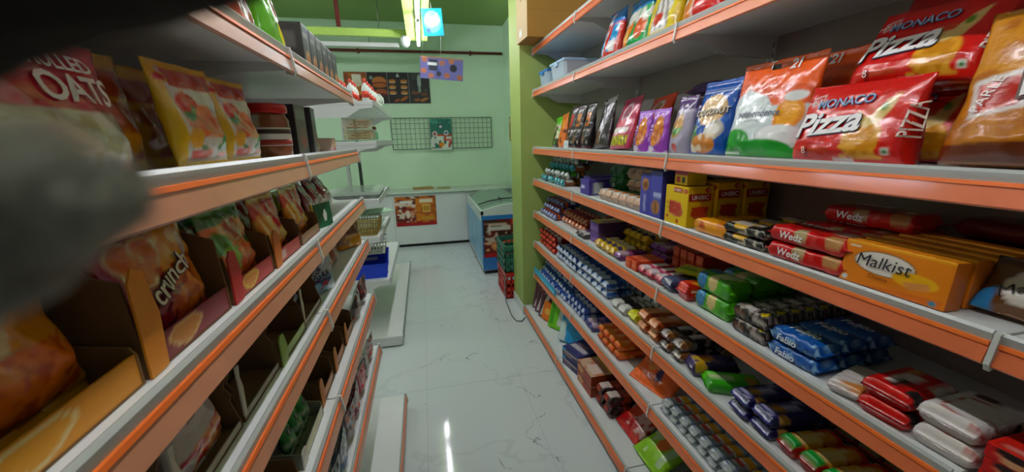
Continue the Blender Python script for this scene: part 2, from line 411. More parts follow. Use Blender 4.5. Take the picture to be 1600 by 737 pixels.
# cable tray over the aisle: lime channel
t = MB(); t.box(-.10, -1.7, 3.062, .16, 5.95, 3.072); t.box(-.10, -1.7, 3.072, -.094, 5.95, 3.12); t.box(.154, -1.7, 3.072, .16, 5.95, 3.12)
tr = t.build('cable_tray', LIME); tag(tr, 'lime painted cable tray running above the aisle tube lights', 'cable tray')
for y in (-1, 1.4, 3.8, 5.7):
    for x in (-.08, .14): MB().tube([(x, y, 3.07), (x, y, 3.62)], .004, 6).build('hanger_rod', STEEL, tr)
b = MB(); b.box(-3.9, 5.82, 3.08, -.104, 5.88, 3.16); b.box(-3.9, 5.80, 3.155, -.104, 5.90, 3.165)
bo = b.build('cross_beam', LIME); tag(bo, 'lime painted cross tray joining the aisle tray from left', 'cable tray')
for x in (-.45, -2.0, -3.4): MB().tube([(x, 5.85, 3.16), (x, 5.85, 3.62)], .006, 6).build('hanger_rod', STEEL, bo)
d = MB().box(-3.6, 6.0, 2.99, -.22, 6.08, 3.045).build('tube_batten', mat('batten_white'), None, .006); tag(d, 'unlit white batten beneath the lime cross tray', 'light fitting')
for x in (-.6, -3): MB().tube([(x, 6.04, 3.045), (x, 5.92, 3.09), (x, 5.86, 3.085)], .006, 6).build('bracket', STEEL, d)
b = MB(); b.lathe([(.02, .0), (.05, .03), (.065, .10), (.05, .13), (.03, .145)], 16, (0, 0, 0)); o = b.build('round_lamp', mat('frosted_lamp', 'd5ddd8', .3)); o.location = (-.125, 5.75, 2.935); tag(o, 'small frosted white lamp at the end of the tray', 'lamp')
MAR = mat('maroon_pipe_paint', '6e2b24', .45)
b = MB(); b.tube([(-3.9, 7.10, 3.16), (1.44, 7.10, 3.16)], .022, 10)
o = b.build('pipe', MAR); tag(o, 'long maroon pipe along the top of the back wall', 'pipe')
for x in (-2.4, -.9, .9): MB().box(x-.012, 7.08, 3.13, x+.012, 7.2, 3.19).build('pipe_clamp', MAR, o)
b = MB(); b.tube([(-1.15, 3.2, 3.56), (-.93, 5.6, 3.56), (-.93, 5.75, 3.52), (-.93, 5.78, 3.17)], .028, 10)
o = b.build('sprinkler_pipe', MAR); tag(o, 'maroon pipe on the ceiling bending down to the cross tray', 'pipe')
MB().box(-1.17, 3.6, 3.54, -1.07, 3.63, 3.62).build('pipe_clamp', MAR, o); MB().box(-1.0, 5.2, 3.54, -.9, 5.23, 3.62).build('pipe_clamp', MAR, o)

# ================================================================== SHELVING
def rail_parts(sgn, X, z, y0, y1, unit_parent, om, board):
    """price rail at front edge X; sgn=+1: aisle is towards -x (right run)"""
    g = .004
    f = lambda x: X-sgn*x
    MB().prism([(f(0), z-.012), (f(.006), z-.012), (f(.009), z+.006), (f(.004), z+.012), (f(0), z+.010)], y0+g, y1-g).build('rail_lip', CLEARW, board)
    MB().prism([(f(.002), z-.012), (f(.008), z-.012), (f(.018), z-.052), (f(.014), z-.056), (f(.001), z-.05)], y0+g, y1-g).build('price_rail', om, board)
    MB().prism([(f(.0062), z-.010), (f(.0105), z-.0105), (f(.0125), z-.0175), (f(.0082), z-.017)], y0+g, y1-g).build('rail_ridge', ORANGE_RIDGE, board)
def shelving(y0, y1, side, zs, label, group, base_x, om, endclip=True, base_y1=None):
    sgn = 1 if side == 'R' else -1; X0 = 1.0 if side == 'R' else -.337; XB = 1.45 if side == 'R' else -.79
    bd_ = .10 if side == 'R' else .065
    o = empty('shelving_unit', ((X0+XB)/2, (y0+y1)/2, 0)); tag(o, label, 'shelving', group)
    inv = Matrix.Translation((-(X0+XB)/2, -(y0+y1)/2, 0))
    made = []
    before = set(bpy.data.objects)
    top = 2.95 if side == 'R' else 2.35
    # back panel in rows of sheets with seams, slotted uprights
    p = MB(); nrow = 7; hh = (top-.1)/nrow
    for i in range(nrow): p.box(min(XB, XB+sgn*.012), y0+.02, .1+i*hh+.0015, max(XB, XB+sgn*.012), y1-.02, .1+(i+1)*hh-.0015)
    p.build('back_panel', BACKP, o)
    for yy in (y0, y1):
        u = MB(); ys = yy+.002 if yy == y0 else yy-.018
        u.box(min(XB-sgn*.008, XB+sgn*.02), ys, 0, max(XB-sgn*.008, XB+sgn*.02), ys+.016, top); up = u.build('upright', WHITE, o)
        s = MB(); z = .2
        while z < top-.1: s.box(min(XB-sgn*.0086, XB-sgn*.007), ys+.005, z, max(XB-sgn*.0086, XB-sgn*.007), ys+.009, z+.022); z += .04
        s.build('upright_slots', GREY, up)
    Y1 = y1
    for k, z in zs.items():
        y1 = base_y1 if (z < .2 and base_y1) else Y1
        xf = X0 if z > .2 else base_x
        bd = MB().box(min(xf, XB), y0+.003, z-.028, max(xf, XB), y1-.003, z).build('shelf_board', WHITE, o, .002)
        rail_parts(sgn, xf, z, y0, y1, o, om, bd)
        if z > .2:
            for yy in (y0+.006, y1-.009):
                MB().prism([(xf+sgn*.006, z-.028), (xf+sgn*.006, z-.045), (xf+sgn*.12, z-.052), (xf+sgn*.22, z-bd_), (XB, z-bd_-.008), (XB, z-.028)], yy, yy+.003).build('bracket', WHITE, bd)
        # joint clips
        if endclip:
            MB().prism([(xf+sgn*.002, z+.012), (xf-sgn*.013, z+.010), (xf-sgn*.022, z-.050), (xf-sgn*.016, z-.064), (xf+sgn*.004, z-.056)], y1-.009, y1-.0005).build('rail_clip', mat('clip_plastic', 'cfd2ca', .35), bd)
    b0 = base_x+sgn*.012
    MB().box(min(b0, b0+sgn*.015), y0+.003, .014, max(b0, b0+sgn*.015), y1-.003, .072).build('kick_plate', WHITE, o)
    MB().box(min(b0+sgn*.004, XB), y0+.01, 0, max(b0+sgn*.004, XB), y1-.01, .016).build('floor_plinth', GREY, o)
    for n in bpy.data.objects:
        if n not in before and n.parent is o: n.matrix_parent_inverse = inv
    return o
J = [3.54, 2.543, 1.478, .438, -.60]
wh = ['at the pillar end', 'second from the pillar', 'third from the pillar', 'nearest the camera']
for i in range(4):
    shelving(J[i+1], J[i], 'R', {k: ZR[k] for k in ZR}, 'white shelving bay with orange price rails on right, '+wh[i], 'right-hand shelving bays', .893, ORANGE)
JL = [2.16, 1.223, .286, -.65]
wh = ['at the far open end', 'in the middle of the run', 'nearest the camera']
for i in range(3):
    shelving(JL[i+1], JL[i], 'L', {k: ZL[k] for k in ZL}, 'white shelving bay with sheen-paled orange rails on left, '+wh[i], 'left-hand shelving bays', -.242, ORANGE_L, base_y1=2.375 if i == 0 else None)
#PRODUCTS

# ================================================================== BACK OF THE ROOM
def rot_about(o, loc, rot=(0, 0, 0)): o.location = loc; o.rotation_euler = rot; return o
def flat_grid(name, w, h, base, ops, nu, nv, m, parent=None, curl=0):
    """thin printed sheet in the xz plane, facing -y, centred"""
    U, V = np.meshgrid(np.linspace(0, 1, nu+1), np.linspace(0, 1, nv+1)); U = U.ravel(); V = V.ravel(); n = (nu+1)*(nv+1)
    C = paint(base, ops, U, V); Y = curl*np.sin(U*5+V*3)
    P = np.concatenate([np.stack([(U-.5)*w, Y, (V-.5)*h], -1), np.stack([(U-.5)*w, Y+.003, (V-.5)*h], -1)]); F = []
    for i in range(nv):
        for j in range(nu):
            q = i*(nu+1)+j; F.append((q, q+1, q+nu+2, q+nu+1)); F.append((n+q, n+q+nu+1, n+q+nu+2, n+q+1))
    ring = [j for j in range(nu+1)]+[i*(nu+1)+nu for i in range(1, nv+1)]+[nv*(nu+1)+j for j in range(nu-1, -1, -1)]+[i*(nu+1) for i in range(nv-1, 0, -1)]
    for a, b in zip(ring, ring[1:]+ring[:1]): F.append((b, a, n+a, n+b))
    return finish(name, P, F, np.concatenate([C, C]), m, parent, False)
# long white chest / counter along the back wall
o = empty('counter', (.2, 6.85, 0)); tag(o, 'long low white counter standing against the back wall', 'counter')
MB().box(-1.7, -.265, .05, 1.22, .34, .88).build('body', WHITE, o, .006)
MB().box(-1.72, -.285, .88, 1.24, .345, .925).build('top', mat('counter_top', 'c4cfc4', .4, var=.08, bscale=6), o, .006)
MB().box(-1.69, -.235, 0, 1.21, .34, .05).build('plinth', BLACK, o)
for x in (-.75, .45): MB().box(x, -.2665, .06, x+.004, -.264, .87).build('panel_seam', mat('seam_grey', '9aa09a'), o)
MB().tube([(-1.7, -.287, .902), (1.22, -.287, .902)], .008, 6).build('edge_strip', mat('edge_grey', '8f9a92', .4), o)
food = [('R', .0, .0, 1, .16, '8e1c14'), ('N', 0, .1, 1, 1, 9, 8, .55, 'b96a34', 3), ('N', 0, .1, .5, 1, 14, 20, .66, 'd8c4b4', 5), ('N', 0, .1, .45, .6, 16, 12, .6, '7a1f18', 9),
        ('R', .5, .15, .98, .95, 'c77a22'), ('N', .5, .15, .98, .95, 9, 9, .5, 'a8581a', 12), ('R', .66, .45, .86, .72, 'd9b26a'), ('R', .68, .50, .84, .66, 'b8863a'),
        ('R', .6, .78, .92, .90, 'e6d7b8'), ('R', .12, .78, .42, .86, 'e8e2da'), ('E', .3, .40, .05, .14, 'dfd0c4'), ('E', .18, .36, .04, .12, 'd9c4b4'), ('E', .40, .38, .04, .12, 'c99a84'), ('E', .78, .24, .18, .07, 'c08a3c'), ('R', 0, 0, 1, .10, 'a02018')]
p = flat_grid('poster', .66, .49, '5c231a', food, 66, 50, PAPER); p.location = (-.19, 6.577, .61); tag(p, 'red and brown snack poster stuck on the white counter front', 'poster')
for i, (x, y, w_, d_, rz, c) in enumerate([(-.05, 6.98, .34, .16, .1, 'a58350'), (.30, 6.90, .22, .12, -.2, '9b9a62')]):
    q = MB().box(-w_/2, -d_/2, 0, w_/2, d_/2, .03-.008*i).build('flattened_carton', mat('card_'+c, c, .8)); rot_about(q, (x, y, .9255), (0, 0, rz))
    tag(q, ['brown flattened carton lying on the back counter top', 'olive flattened carton lying on the back counter, right piece'][i], 'cardboard')
# three dark food posters + wire grid
BUN = 'b5713a'
def food_poster(x0, x1, z0, z1, base, ops, label, seed):
    q = flat_grid('poster', x1-x0-.006, z1-z0, base, ops, 40, 50, PAPER); q.location = ((x0+x1)/2, 7.19, (z0+z1)/2); tag(q, label, 'poster', None)
    fr = MB()
    for a in ((-.5, -.5, -.49, .5), (.49, -.5, .5, .5), (-.5, -.5, .5, -.49), (-.5, .49, .5, .5)):
        fr.box(a[0]*(x1-x0), -.004, a[1]*(z1-z0), a[2]*(x1-x0), -.001, a[3]*(z1-z0))
    fr.build('frame', mat('poster_frame', '8a8f88', .4), q); return q
food_poster(-1.176, -.82, 2.36, 2.855, 'b06a2e', [('N', 0, 0, 1, 1, 8, 10, .5, '8d4d22', 2), ('R', .35, .6, .75, .92, 'e8e0cc'), ('E', .55, .62, .2, .08, 'ded2b2'), ('R', .1, .1, .9, .4, 'c98a3a'), ('N', .1, .1, .9, .4, 11, 9, .55, '7a2c18', 7)], 'brown food poster on back wall, leftmost of the four', 2)
food_poster(-.82, -.50, 2.36, 2.855, '241a16', [('E', .6, .7, .36, .16, BUN), ('E', .6, .64, .38, .05, '7a2318'), ('E', .6, .58, .36, .07, 'a5602e'), ('E', .65, .35, .33, .12, '9c4f2a'), ('E', .65, .28, .33, .05, '54180f'), ('E', .25, .2, .2, .08, BUN), ('E', .2, .82, .1, .06, '7c8f84')], 'dark burger poster with one large bun, second from left', 3)
food_poster(-.50, -.158, 2.36, 2.855, '1d1b1a', [('P', [(.42, .86), (.58, .86), (.5, .97)], 'c9d2cc')]+[('E', cx, cz, .17, .055, BUN) for cx in (.22, .78) for cz in (.72, .54, .36)]+[('E', cx, cz-.045, .16, .018, 'd9b98c') for cx in (.22, .78) for cz in (.72, .54, .36)]+[('E', .75, .16, .2, .05, 'b0602c', 20), ('E', .4, .1, .14, .04, 'a0522a', 10)], 'black poster with rows of small burgers, third from left', 4)
food_poster(-.158, .19, 2.36, 2.855, '262624', [('N', 0, .3, 1, 1, 5, 7, .62, '3c3e3c', 5), ('E', .5, .72, .09, .22, 'a9b4ae'), ('E', .5, .45, .07, .1, '8f9a94'), ('E', .3, .35, .2, .05, '7a4a2c'), ('E', .72, .3, .18, .05, '6d4128'), ('E', .7, .13, .2, .045, BUN, 15), ('E', .35, .12, .15, .04, 'a5602e')], 'black smoky food poster, rightmost of the four', 6)
g = empty('wire_grid_panel', (.36, 7.15, 1.60)); tag(g, 'green-grey wire grid panel hung on the back wall', 'wire grid')
WIREM = mat('wire_green_grey', '62756a', .45)
wm = MB()
for i in range(23):
    x = -.86+i*.0782; wm.tube([(x, 0, 0), (x, 0, .52)], .004 if i % 22 else .008, 5)
wm.build('upright_wires', WIREM, g)['kind'] = 'stuff'
wm = MB()
for i in range(7): wm.tube([(-.86, -.006, i*.0866), (.86, -.006, i*.0866)], .004 if i % 6 else .008, 5)
wm.build('cross_wires', WIREM, g)['kind'] = 'stuff'
for x in (-.7, .7): MB().tube([(x, .047, .5), (x, -.012, .5), (x, -.012, .53)], .006, 6).build('wall_hook', STEEL, g)
q = flat_grid('poster', .36, .53, '2f6f63', [('R', 0, .0, 1, .06, 'cfd8c8'), ('N', 0, .06, 1, .5, 8, 7, .55, 'b8402c', 3), ('N', 0, .06, 1, .45, 9, 8, .6, 'd8dcd2', 8), ('E', .5, .76, .12, .09, '24343c'), ('E', .5, .75, .07, .05, 'c7ccd8'), ('E', .2, .52, .12, .09, 'd9c9c9'), ('E', .2, .52, .07, .05, '8f3a3a'), ('E', .75, .55, .11, .08, 'cfd9e0'), ('E', .75, .55, .06, .045, '1c3a4a'), ('E', .22, .3, .12, .08, 'c9d0cc'), ('R', .62, .3, .95, .36, 'd24a34'), ('E', .5, .18, .14, .07, 'd88a34'), ('N', 0, .85, 1, 1, 12, 6, .6, '4f9a86', 4)], 36, 52, PAPER)
q.location = (.325, 7.13, 1.84); tag(q, 'teal sweets poster hanging in front of the wire grid', 'poster')
q = flat_grid('wall_notice', .10, .40, 'b79a4a', [('N', 0, 0, 1, 1, 5, 14, .5, '8b6a34', 3), ('R', .1, .8, .9, .95, 'd9cf9a')], 8, 20, PAPER); q.location = (1.474, 6.75, 1.9); q.rotation_euler = (0, 0, -PI/2); tag(q, 'narrow brown and yellow strip poster on right wall behind pillar', 'poster')
# hanging signs
def hang_sign(w, h, base, ops, x, y, z, label, rz=0, tilt=0, strings=(-.3, .3), nu=40, nv=30, texts=()):
    q = flat_grid('hanging_sign', w, h, base, ops, nu, nv, PAPER); rot_about(q, (x, y, z), (0, tilt, rz)); tag(q, label, 'sign')
    for s in strings:
        zt = 3.06-z if True else 0; MB().tube([(s*w, .002, h/2-.01), (s*w*.9, .002, zt)], .0015, 5).build('string', mat('nylon_string', 'd8dcd8', .4), q)
    return q
s1 = hang_sign(.20, .25, '38c4e8', [('E', .5, .52, .42, .40, '8fdff2'), ('P', [(.1, .55), (.3, .8), (.5, .66), (.75, .84), (.88, .55), (.7, .38), (.35, .3)], 'f1c8b0'), ('E', .34, .55, .13, .16, 'f4e3d0'), ('E', .70, .60, .13, .13, 'f2d7d0'), ('E', .25, .2, .11, .1, '5b7fae'), ('R', 0, 0, 1, .05, '17b7e4'), ('R', 0, .95, 1, 1, '17b7e4'), ('R', 0, 0, .05, 1, '17b7e4'), ('R', .95, 0, 1, 1, '17b7e4')], .185, 4.35, 2.885, 'small bright blue sign hanging beside the tube light', tilt=-.06, strings=(0,))
s2 = hang_sign(.49, .24, '6d6aa8', [('E', u, v, .07, .12, c) for u, v, c in ((.08, .35, 'b06a4c'), (.25, .15, 'b5745a'), (.5, .75, 'a86a5a'), (.62, .2, 'b06a4c'), (.92, .15, 'a9684c'), (.72, .85, 'b5745a'), (.1, .85, 'a4624c'), (.4, .45, '5760a8'))]+[('R', .2, .38, .40, .88, '2c3040'), ('R', .17, .62, .38, .74, 'e4e6ea'), ('E', .77, .55, .085, .17, '22252c'), ('E', .43, .25, .06, .12, '2c2f3a'), ('R', 0, .94, 1, 1, 'a67c50')], .28, 4.9, 2.545, 'purple cookie banner hanging under the tube light', tilt=.07, strings=(-.45, -.03), nu=60)
# chest freezer
FZ = empty('chest_freezer', (1.0, 5.68, 0)); tag(FZ, 'white chest freezer with glass lid against the right wall', 'freezer')
fx0, fx1, fy0, fy1 = -.34, .44, -.82, .82
body = MB().box(fx0, fy0, .05, fx1, fy1, .80); body.build('body', mat('freezer_white', 'c8d3d6', .3), FZ, .012)
MB().box(fx0+.03, fy0+.03, 0, fx1-.03, fy1-.03, .05).build('base', BLACK, FZ)
MB().box(fx0-.006, fy0+.02, .12, fx0-.001, fy1-.02, .72).build('side_sticker', mat('blue_pale_sticker', '7fb2d4', .35, var=.2, bscale=3), FZ)
prof = [(fx0, .80), (fx1, .80), (fx1, .87)]+[(fx0+(fx1-fx0)*(1-i/10), .87+.07*math.sin(PI*i/10)-.02*i/10) for i in range(1, 11)]
lid = MB().prism(prof, fy0, fy0+.04).prism(prof, fy1-.04, fy1).box(fx0, fy0, .80, fx0+.03, fy1, .85).box(fx1-.03, fy0, .80, fx1, fy1, .87)
lid.build('rim', mat('freezer_rim', 'd2dad6', .35), FZ)
gl = MB(); a_ = [(fx0+.015+(fx1-fx0-.03)*(1-i/12), .872+.066*math.sin(PI*i/12)-.02*i/12) for i in range(13)]
gl.prism(a_+[(p_[0], p_[1]-.006) for p_ in a_[::-1]], fy0+.04, fy1-.04).build('glass_lid', mat('lid_glass', '8fb3a0', .06, alpha=.45, spec=.8), FZ)
MB().box(fx0+.05, fy0+.05, .60, fx1-.05, fy1-.05, .70).build('stock', mat('frozen_stock', '6f8a80', .8, var=.5, bscale=12), FZ)['kind'] = 'stuff'
MB().tube([(fx0+.02, -.42, .875), (fx0+.16, -.42, .915), (fx0+.36, -.42, .943), (fx1-.2, -.42, .946), (fx1-.05, -.42, .903)], .009, 6).build('lid_seal', GREY, FZ)
MB().tube([(-.02, -.50, .944), (-.02, -.34, .95)], .010, 6).build('lid_handle', GREY, FZ)
MB().box(fx0+.002, fy0-.004, .06, fx1-.01, fy0-.001, .79).build('front_sticker', mat('freezer_blue', '2f78c0', .3), FZ)
q = flat_grid('front_poster', .60, .50, '6b2219', [('R', 0, .0, 1, .1, 'b8241c'), ('N', 0, .1, 1, 1, 8, 8, .55, '402018', 3), ('N', 0, .1, 1, .9, 14, 16, .68, 'c9b4a4', 5), ('R', .1, .72, .6, .82, 'cfc9c0'), ('E', .3, .3, .14, .13, 'c98a5a'), ('E', .6, .35, .16, .14, 'b5583a'), ('R', .62, .85, 1, 1, 'c8372c'), ('N', 0, .1, 1, .4, 12, 10, .6, 'e0a070', 11)], 40, 40, PAPER, FZ); q.location = (fx0+.32, fy0-.008, .485)
lt = MB(); lt.box(fx0+.19, fy0-.006, .07, fx0+.24, fy0-.0045, .23); lt.build('spec_label', mat('white_label', 'dfe3e0', .4), FZ)
# crates
def crate(name, w, d, h, col, label, loc, rz=0):
    o = empty(name, loc, (0, 0, rz)); m = mat(name+'_plastic_'+col, col, .4); tag(o, label, 'crate')
    b = MB(); b.box(-w/2, -d/2, 0, w/2, d/2, .012)
    b.build('floor_panel', m, o)
    for nm, (ax, s) in {'front_wall': ('x', -1), 'rear_wall': ('x', 1), 'left_wall': ('y', -1), 'right_wall': ('y', 1)}.items():
        b = MB(); L = w if ax == 'x' else d; off = (d if ax == 'x' else w)/2*s
        def bx(a0, z0, a1, z1, t0=0, t1=.012):
            lo, hi = sorted((off-s*t0, off-s*t1))
            if ax == 'x': b.box(a0, lo, z0, a1, hi, z1)
            else: b.box(lo, a0, z0, hi, a1, z1)
        e = L/2-(.013 if ax == 'y' else 0)
        for z in (.0, .28*h, .56*h): bx(-e, z, e, z+.045, 0, .008)
        bx(-e, h-.05, e, h, -.006, .012)
        k = 6
        for i in range(k+1): x = -e+.006+(2*e-.012)*i/k; bx(x-.006, 0, x+.006, h-.05, 0, .008)
        b.build(nm, m, o)
    return o
crate('crate', .34, .46, .31, 'c8281c', 'red plastic crate on the floor behind the pillar', (.955, 4.22, 0))
crate('crate', .36, .48, .30, '2f6b58', 'green plastic crate stacked on top of the red crate', (.96, 4.22, .312))
b = MB(); b.tube([(.775, 3.96, .31), (.772, 3.95, .22), (.768, 3.94, .12), (.765, 3.90, .012), (.76, 3.75, .008), (.75, 3.55, .008), (.77, 3.42, .008), (.82, 3.40, .008), (.87, 3.47, .008)], .006, 6); o = b.build('power_cord', mat('cord_grey', '6f7672', .5)); tag(o, 'thin grey cord trailing over the floor from the red crate', 'cord')
# ---- white gondola beyond the left run
GN = empty('white_shelf_rack', (-.66, 4.3, 0)); tag(GN, 'plain white shelf rack with low deck beyond the left shelving', 'shelving')
def gbox(nm, x0, y0, z0, x1, y1, z1, m=WHITE, par=GN, bv=.003): return MB().box(x0+.66, y0-4.3, z0, x1+.66, y1-4.3, z1).build(nm, m, par, bv)
gbox('deck', -.90, 3.22, .07, -.285, 5.35, .10)
gbox('deck_kick', -.30, 3.23, .012, -.29, 5.34, .075)
gbox('deck_end', -.90, 3.222, .012, -.30, 3.232, .07)
gbox('deck_plinth', -.88, 3.26, 0, -.31, 5.32, .012, GREY)
MB().box(.372, -1.08, .075, .378, 1.05, .135).build('deck_glass_strip', mat('green_glass_edge', '3f7a66', .2, alpha=.7), GN)
gbox('lower_back_panel', -.92, 3.24, .1, -.905, 5.33, .9, mat('pale_green_panel', 'b9cdb9', .5))
for y in (3.24, 5.28):
    u = gbox('upright', -.96, y, 0, -.92, y+.05, 2.3); sl = MB(); z = .2
    while z < 2.2: sl.box(-.2605, y-4.3+.01, z, -.259, y-4.3+.04, z+.024); z += .04
    sl.build('upright_slots', GREY, u)
gbox('upright', -.80, 5.18, .9, -.765, 5.22, 2.3, mat('dark_slotted_upright', '3d4a42', .5))
def gshelf(z, xf, y0=3.36, y1=5.2, bn='shelf'):
    s = gbox(bn, -.92, y0, z-.03, xf, y1, z)
    for yy in (y0+.002, y1-.006):
        MB().prism([(xf+.66, z-.005), (xf+.655, z-.05), (xf+.56, z-.06), (xf+.46, z-.12), (-.26, z-.13), (-.26, z-.005)], yy-4.3, yy-4.296).build('bracket', WHITE, s)
    MB().box(xf+.66, y0-4.3, z-.035, xf+.672, y1-4.3, z+.008).build('rail', CLEARW, s)
gshelf(2.05, -.36); gshelf(1.745, -.36)
gshelf(1.29, -.38, 3.3, 4.2); gshelf(.98, -.40, 3.3, 4.2); gshelf(.60, -.36, 3.3, 4.6)
gbox('green_tint_board', -.86, 3.36, 1.752, -.42, 3.9, 1.758, mat('green_tint_board', '9cc2ac', .4))
def basket(name, w, d, h, col, label, loc, rz=0, slat=True, low=1.0, m=None):
    o = empty(name, loc, (0, 0, rz)); m = m or mat('basket_'+col, col, .38); tag(o, label, 'basket')
    MB().box(-w/2+.02, -d/2+.02, 0, w/2-.02, d/2-.02, .006).build('floor_panel', m, o)
    b = MB(); n = 12; hf = h*low
    cs = [(-w/2, -d/2, hf), (w/2, -d/2, hf), (w/2, d/2, h), (-w/2, d/2, h)]
    ci = [(-w/2+.02, -d/2+.02), (w/2-.02, -d/2+.02), (w/2-.02, d/2-.02), (-w/2+.02, d/2-.02)]
    for k in range(4):
        a, c = cs[k], cs[(k+1) % 4]; ai, ci_ = ci[k], ci[(k+1) % 4]
        if slat:
            for i in range(n+1):
                t = i/n; b.tube([(ai[0]+(ci_[0]-ai[0])*t, ai[1]+(ci_[1]-ai[1])*t, .003), (a[0]+(c[0]-a[0])*t, a[1]+(c[1]-a[1])*t, a[2]+(c[2]-a[2])*t)], .0035, 5)
            for q in (.33, .66): b.tube([(ai[0]+(a[0]-ai[0])*q, ai[1]+(a[1]-ai[1])*q, a[2]*q), (ci_[0]+(c[0]-ci_[0])*q, ci_[1]+(c[1]-ci_[1])*q, c[2]*q)], .0035, 5)
        else:
            n0 = len(b.v); b.v += [(ai[0], ai[1], 0), (ci_[0], ci_[1], 0), c, a]; b.v += [(x*.97, y*.97, z) for x, y, z in b.v[n0:n0+4]]
            for q in ((0, 1, 2, 3), (7, 6, 5, 4), (0, 4, 5, 1), (1, 5, 6, 2), (2, 6, 7, 3), (3, 7, 4, 0)): b.f.append(tuple(n0+j for j in q)); b.sm.append(False)
    b.build('side_walls', m, o)
    MB().tube([cs[0], cs[1], cs[2], cs[3], cs[0]], .007, 8, cap=False).build('rim', m, o)
    return o
bb = basket('basket', .30, .26, .20, '1c46d8', 'bright blue plastic basket on the white rack', (-.52, 3.46, .6005), .05, slat=False, low=.62)
MB().box(-.05, .11, .10, .05, .114, .13).build('paper_label', mat('white_label'), bb)
MB().box(-.135, -.02, .006, .135, -.014, .09).build('divider', mat('basket_1c46d8'), bb)
basket('basket', .32, .27, .11, 'c3c9bd', 'pale grey slatted basket stacked above the blue basket', (-.53, 3.47, .812), .08)
basket('basket', .30, .34, .13, 'b89a4a', 'mustard yellow slatted basket on the white rack', (-.56, 3.5, .9805), 0)
o = empty('paper_stack', (-.47, 3.62, 1.120)); tag(o, 'loose stack of pale green papers above the yellow basket', 'papers')
for i in range(4): rot_about(MB().box(-.10, -.12, 0, .12, .12, .006).build('sheet', mat('sheet%d' % (i % 2), ['cfdccb', 'a9c9b0'][i % 2], .6), o), (.01*i, 0, i*.0065), (0, 0, .15*i))
tr = empty('tray', (-.56, 3.62, 1.2905)); tag(tr, 'silver covered tray with clear lid on the white rack', 'tray')
MB().prism([(-.17, .012), (-.13, 0), (.13, 0), (.17, .012), (.18, .03), (-.18, .03)], -.28, .30).build('dish', STEEL, tr)
MB().prism([(-.18, .031), (.18, .031), (.17, .055), (-.17, .055)], -.28, .30).build('lid', mat('clear_lid', 'cfe0d2', .1, alpha=.45), tr)
# bottles, tubs on the white rack
def pump_bottle():
    o = empty('sauce_bottle'); m = mat('bottle_white', 'dbe4dc', .35)
    MB().lathe([(.022, 0), (.027, .01), (.027, .09), (.020, .118), (.011, .128), (.011, .138)], 16).build('body', m, o)
    MB().lathe([(.0275, .025), (.0275, .075)], 16).build('label', mat('label_red', 'd2412c', .4), o)
    MB().lathe([(.012, .138), (.012, .142), (.011, .16), (.004, .172)], 12).build('cap', mat('label_red'), o); return o
BUILD['pump_bottle'] = (pump_bottle, 'bottle')
for i in range(8): put('pump_bottle', (-.41-.012*(i % 2), 3.40+i*.085, 2.0505), (0, 0, i), 'white bottle with red label on the top white shelf', 'white bottles on the top of the white rack')
def jug():
    o = empty('milk_jug'); MB().lathe([(.04, 0), (.045, .01), (.045, .10), (.03, .14), (.016, .155)], 16).build('body', mat('bottle_white'), o)
    MB().tube([(.026, 0, .135), (.062, 0, .13), (.066, 0, .085), (.045, 0, .06)], .006, 8).build('handle', mat('bottle_white'), o)
    MB().lathe([(.017, .155), (.017, .172)], 12).build('cap', mat('label_red'), o); return o
BUILD['jug'] = (jug, 'jug')
for i in range(3): put('jug', (-.43, 4.16+i*.14, 2.0505), (0, 0, 0), 'white plastic jug on top white shelf, '+['nearest', 'middle', 'farthest'][i]+' of three', None)
for i in range(6): put('pump_bottle', (-.52-.08*(i//3), 3.42+.12*(i % 3), 2.0505), (0, 0, i), 'white bottle with red label behind the front bottles', 'white bottles behind the front row')
def cookie_tub():
    o = empty('cookie_tub')
    MB().prism([(-.10, 0), (.10, 0), (.108, .075), (-.108, .075)], -.07, .07, 'y').build('clear_box', mat('clear_box', 'cdb98c', .12, alpha=.35), o)
    b = MB(); r2 = random.Random(3)
    for i in range(14):
        x, y, z = r2.uniform(-.08, .08), r2.uniform(-.055, .055), .008+.045*(i % 3)/2; b.lathe([(.014, 0), (.018, .004), (.018, .008), (.013, .012)], 10, (x, y, z))
    b.build('biscuits', mat('tub_biscuit', 'a8743c', .7, var=.25, bscale=60), o)['kind'] = 'stuff'
    MB().box(-.11, -.072, .075, .11, .072, .082).build('lid', mat('clear_lid'), o); return o
BUILD['cookie_tub'] = (cookie_tub, 'biscuit tub')
for i in range(3): put('cookie_tub', (-.50, 3.46+.16*(i % 2), 1.7595+.0825*(i//2) if i < 2 else 1.7595+.0825), (0, 0, 0), 'clear tub of brown biscuits on the white rack, '+['bottom near', 'bottom far', 'stacked on top'][i], None)
o = empty('bottle', (-.42, 3.85, 1.7595)); tag(o, 'small bottle with brown cap and green label on white rack', 'bottle')
MB().lathe([(.025, 0), (.03, .01), (.03, .06), (.015, .085)], 14).build('body', mat('green_glass', '5f9a74', .2), o); MB().lathe([(.016, .085), (.02, .095), (.016, .115)], 12).build('cap', mat('brown_cap', '6b3a26', .4), o)

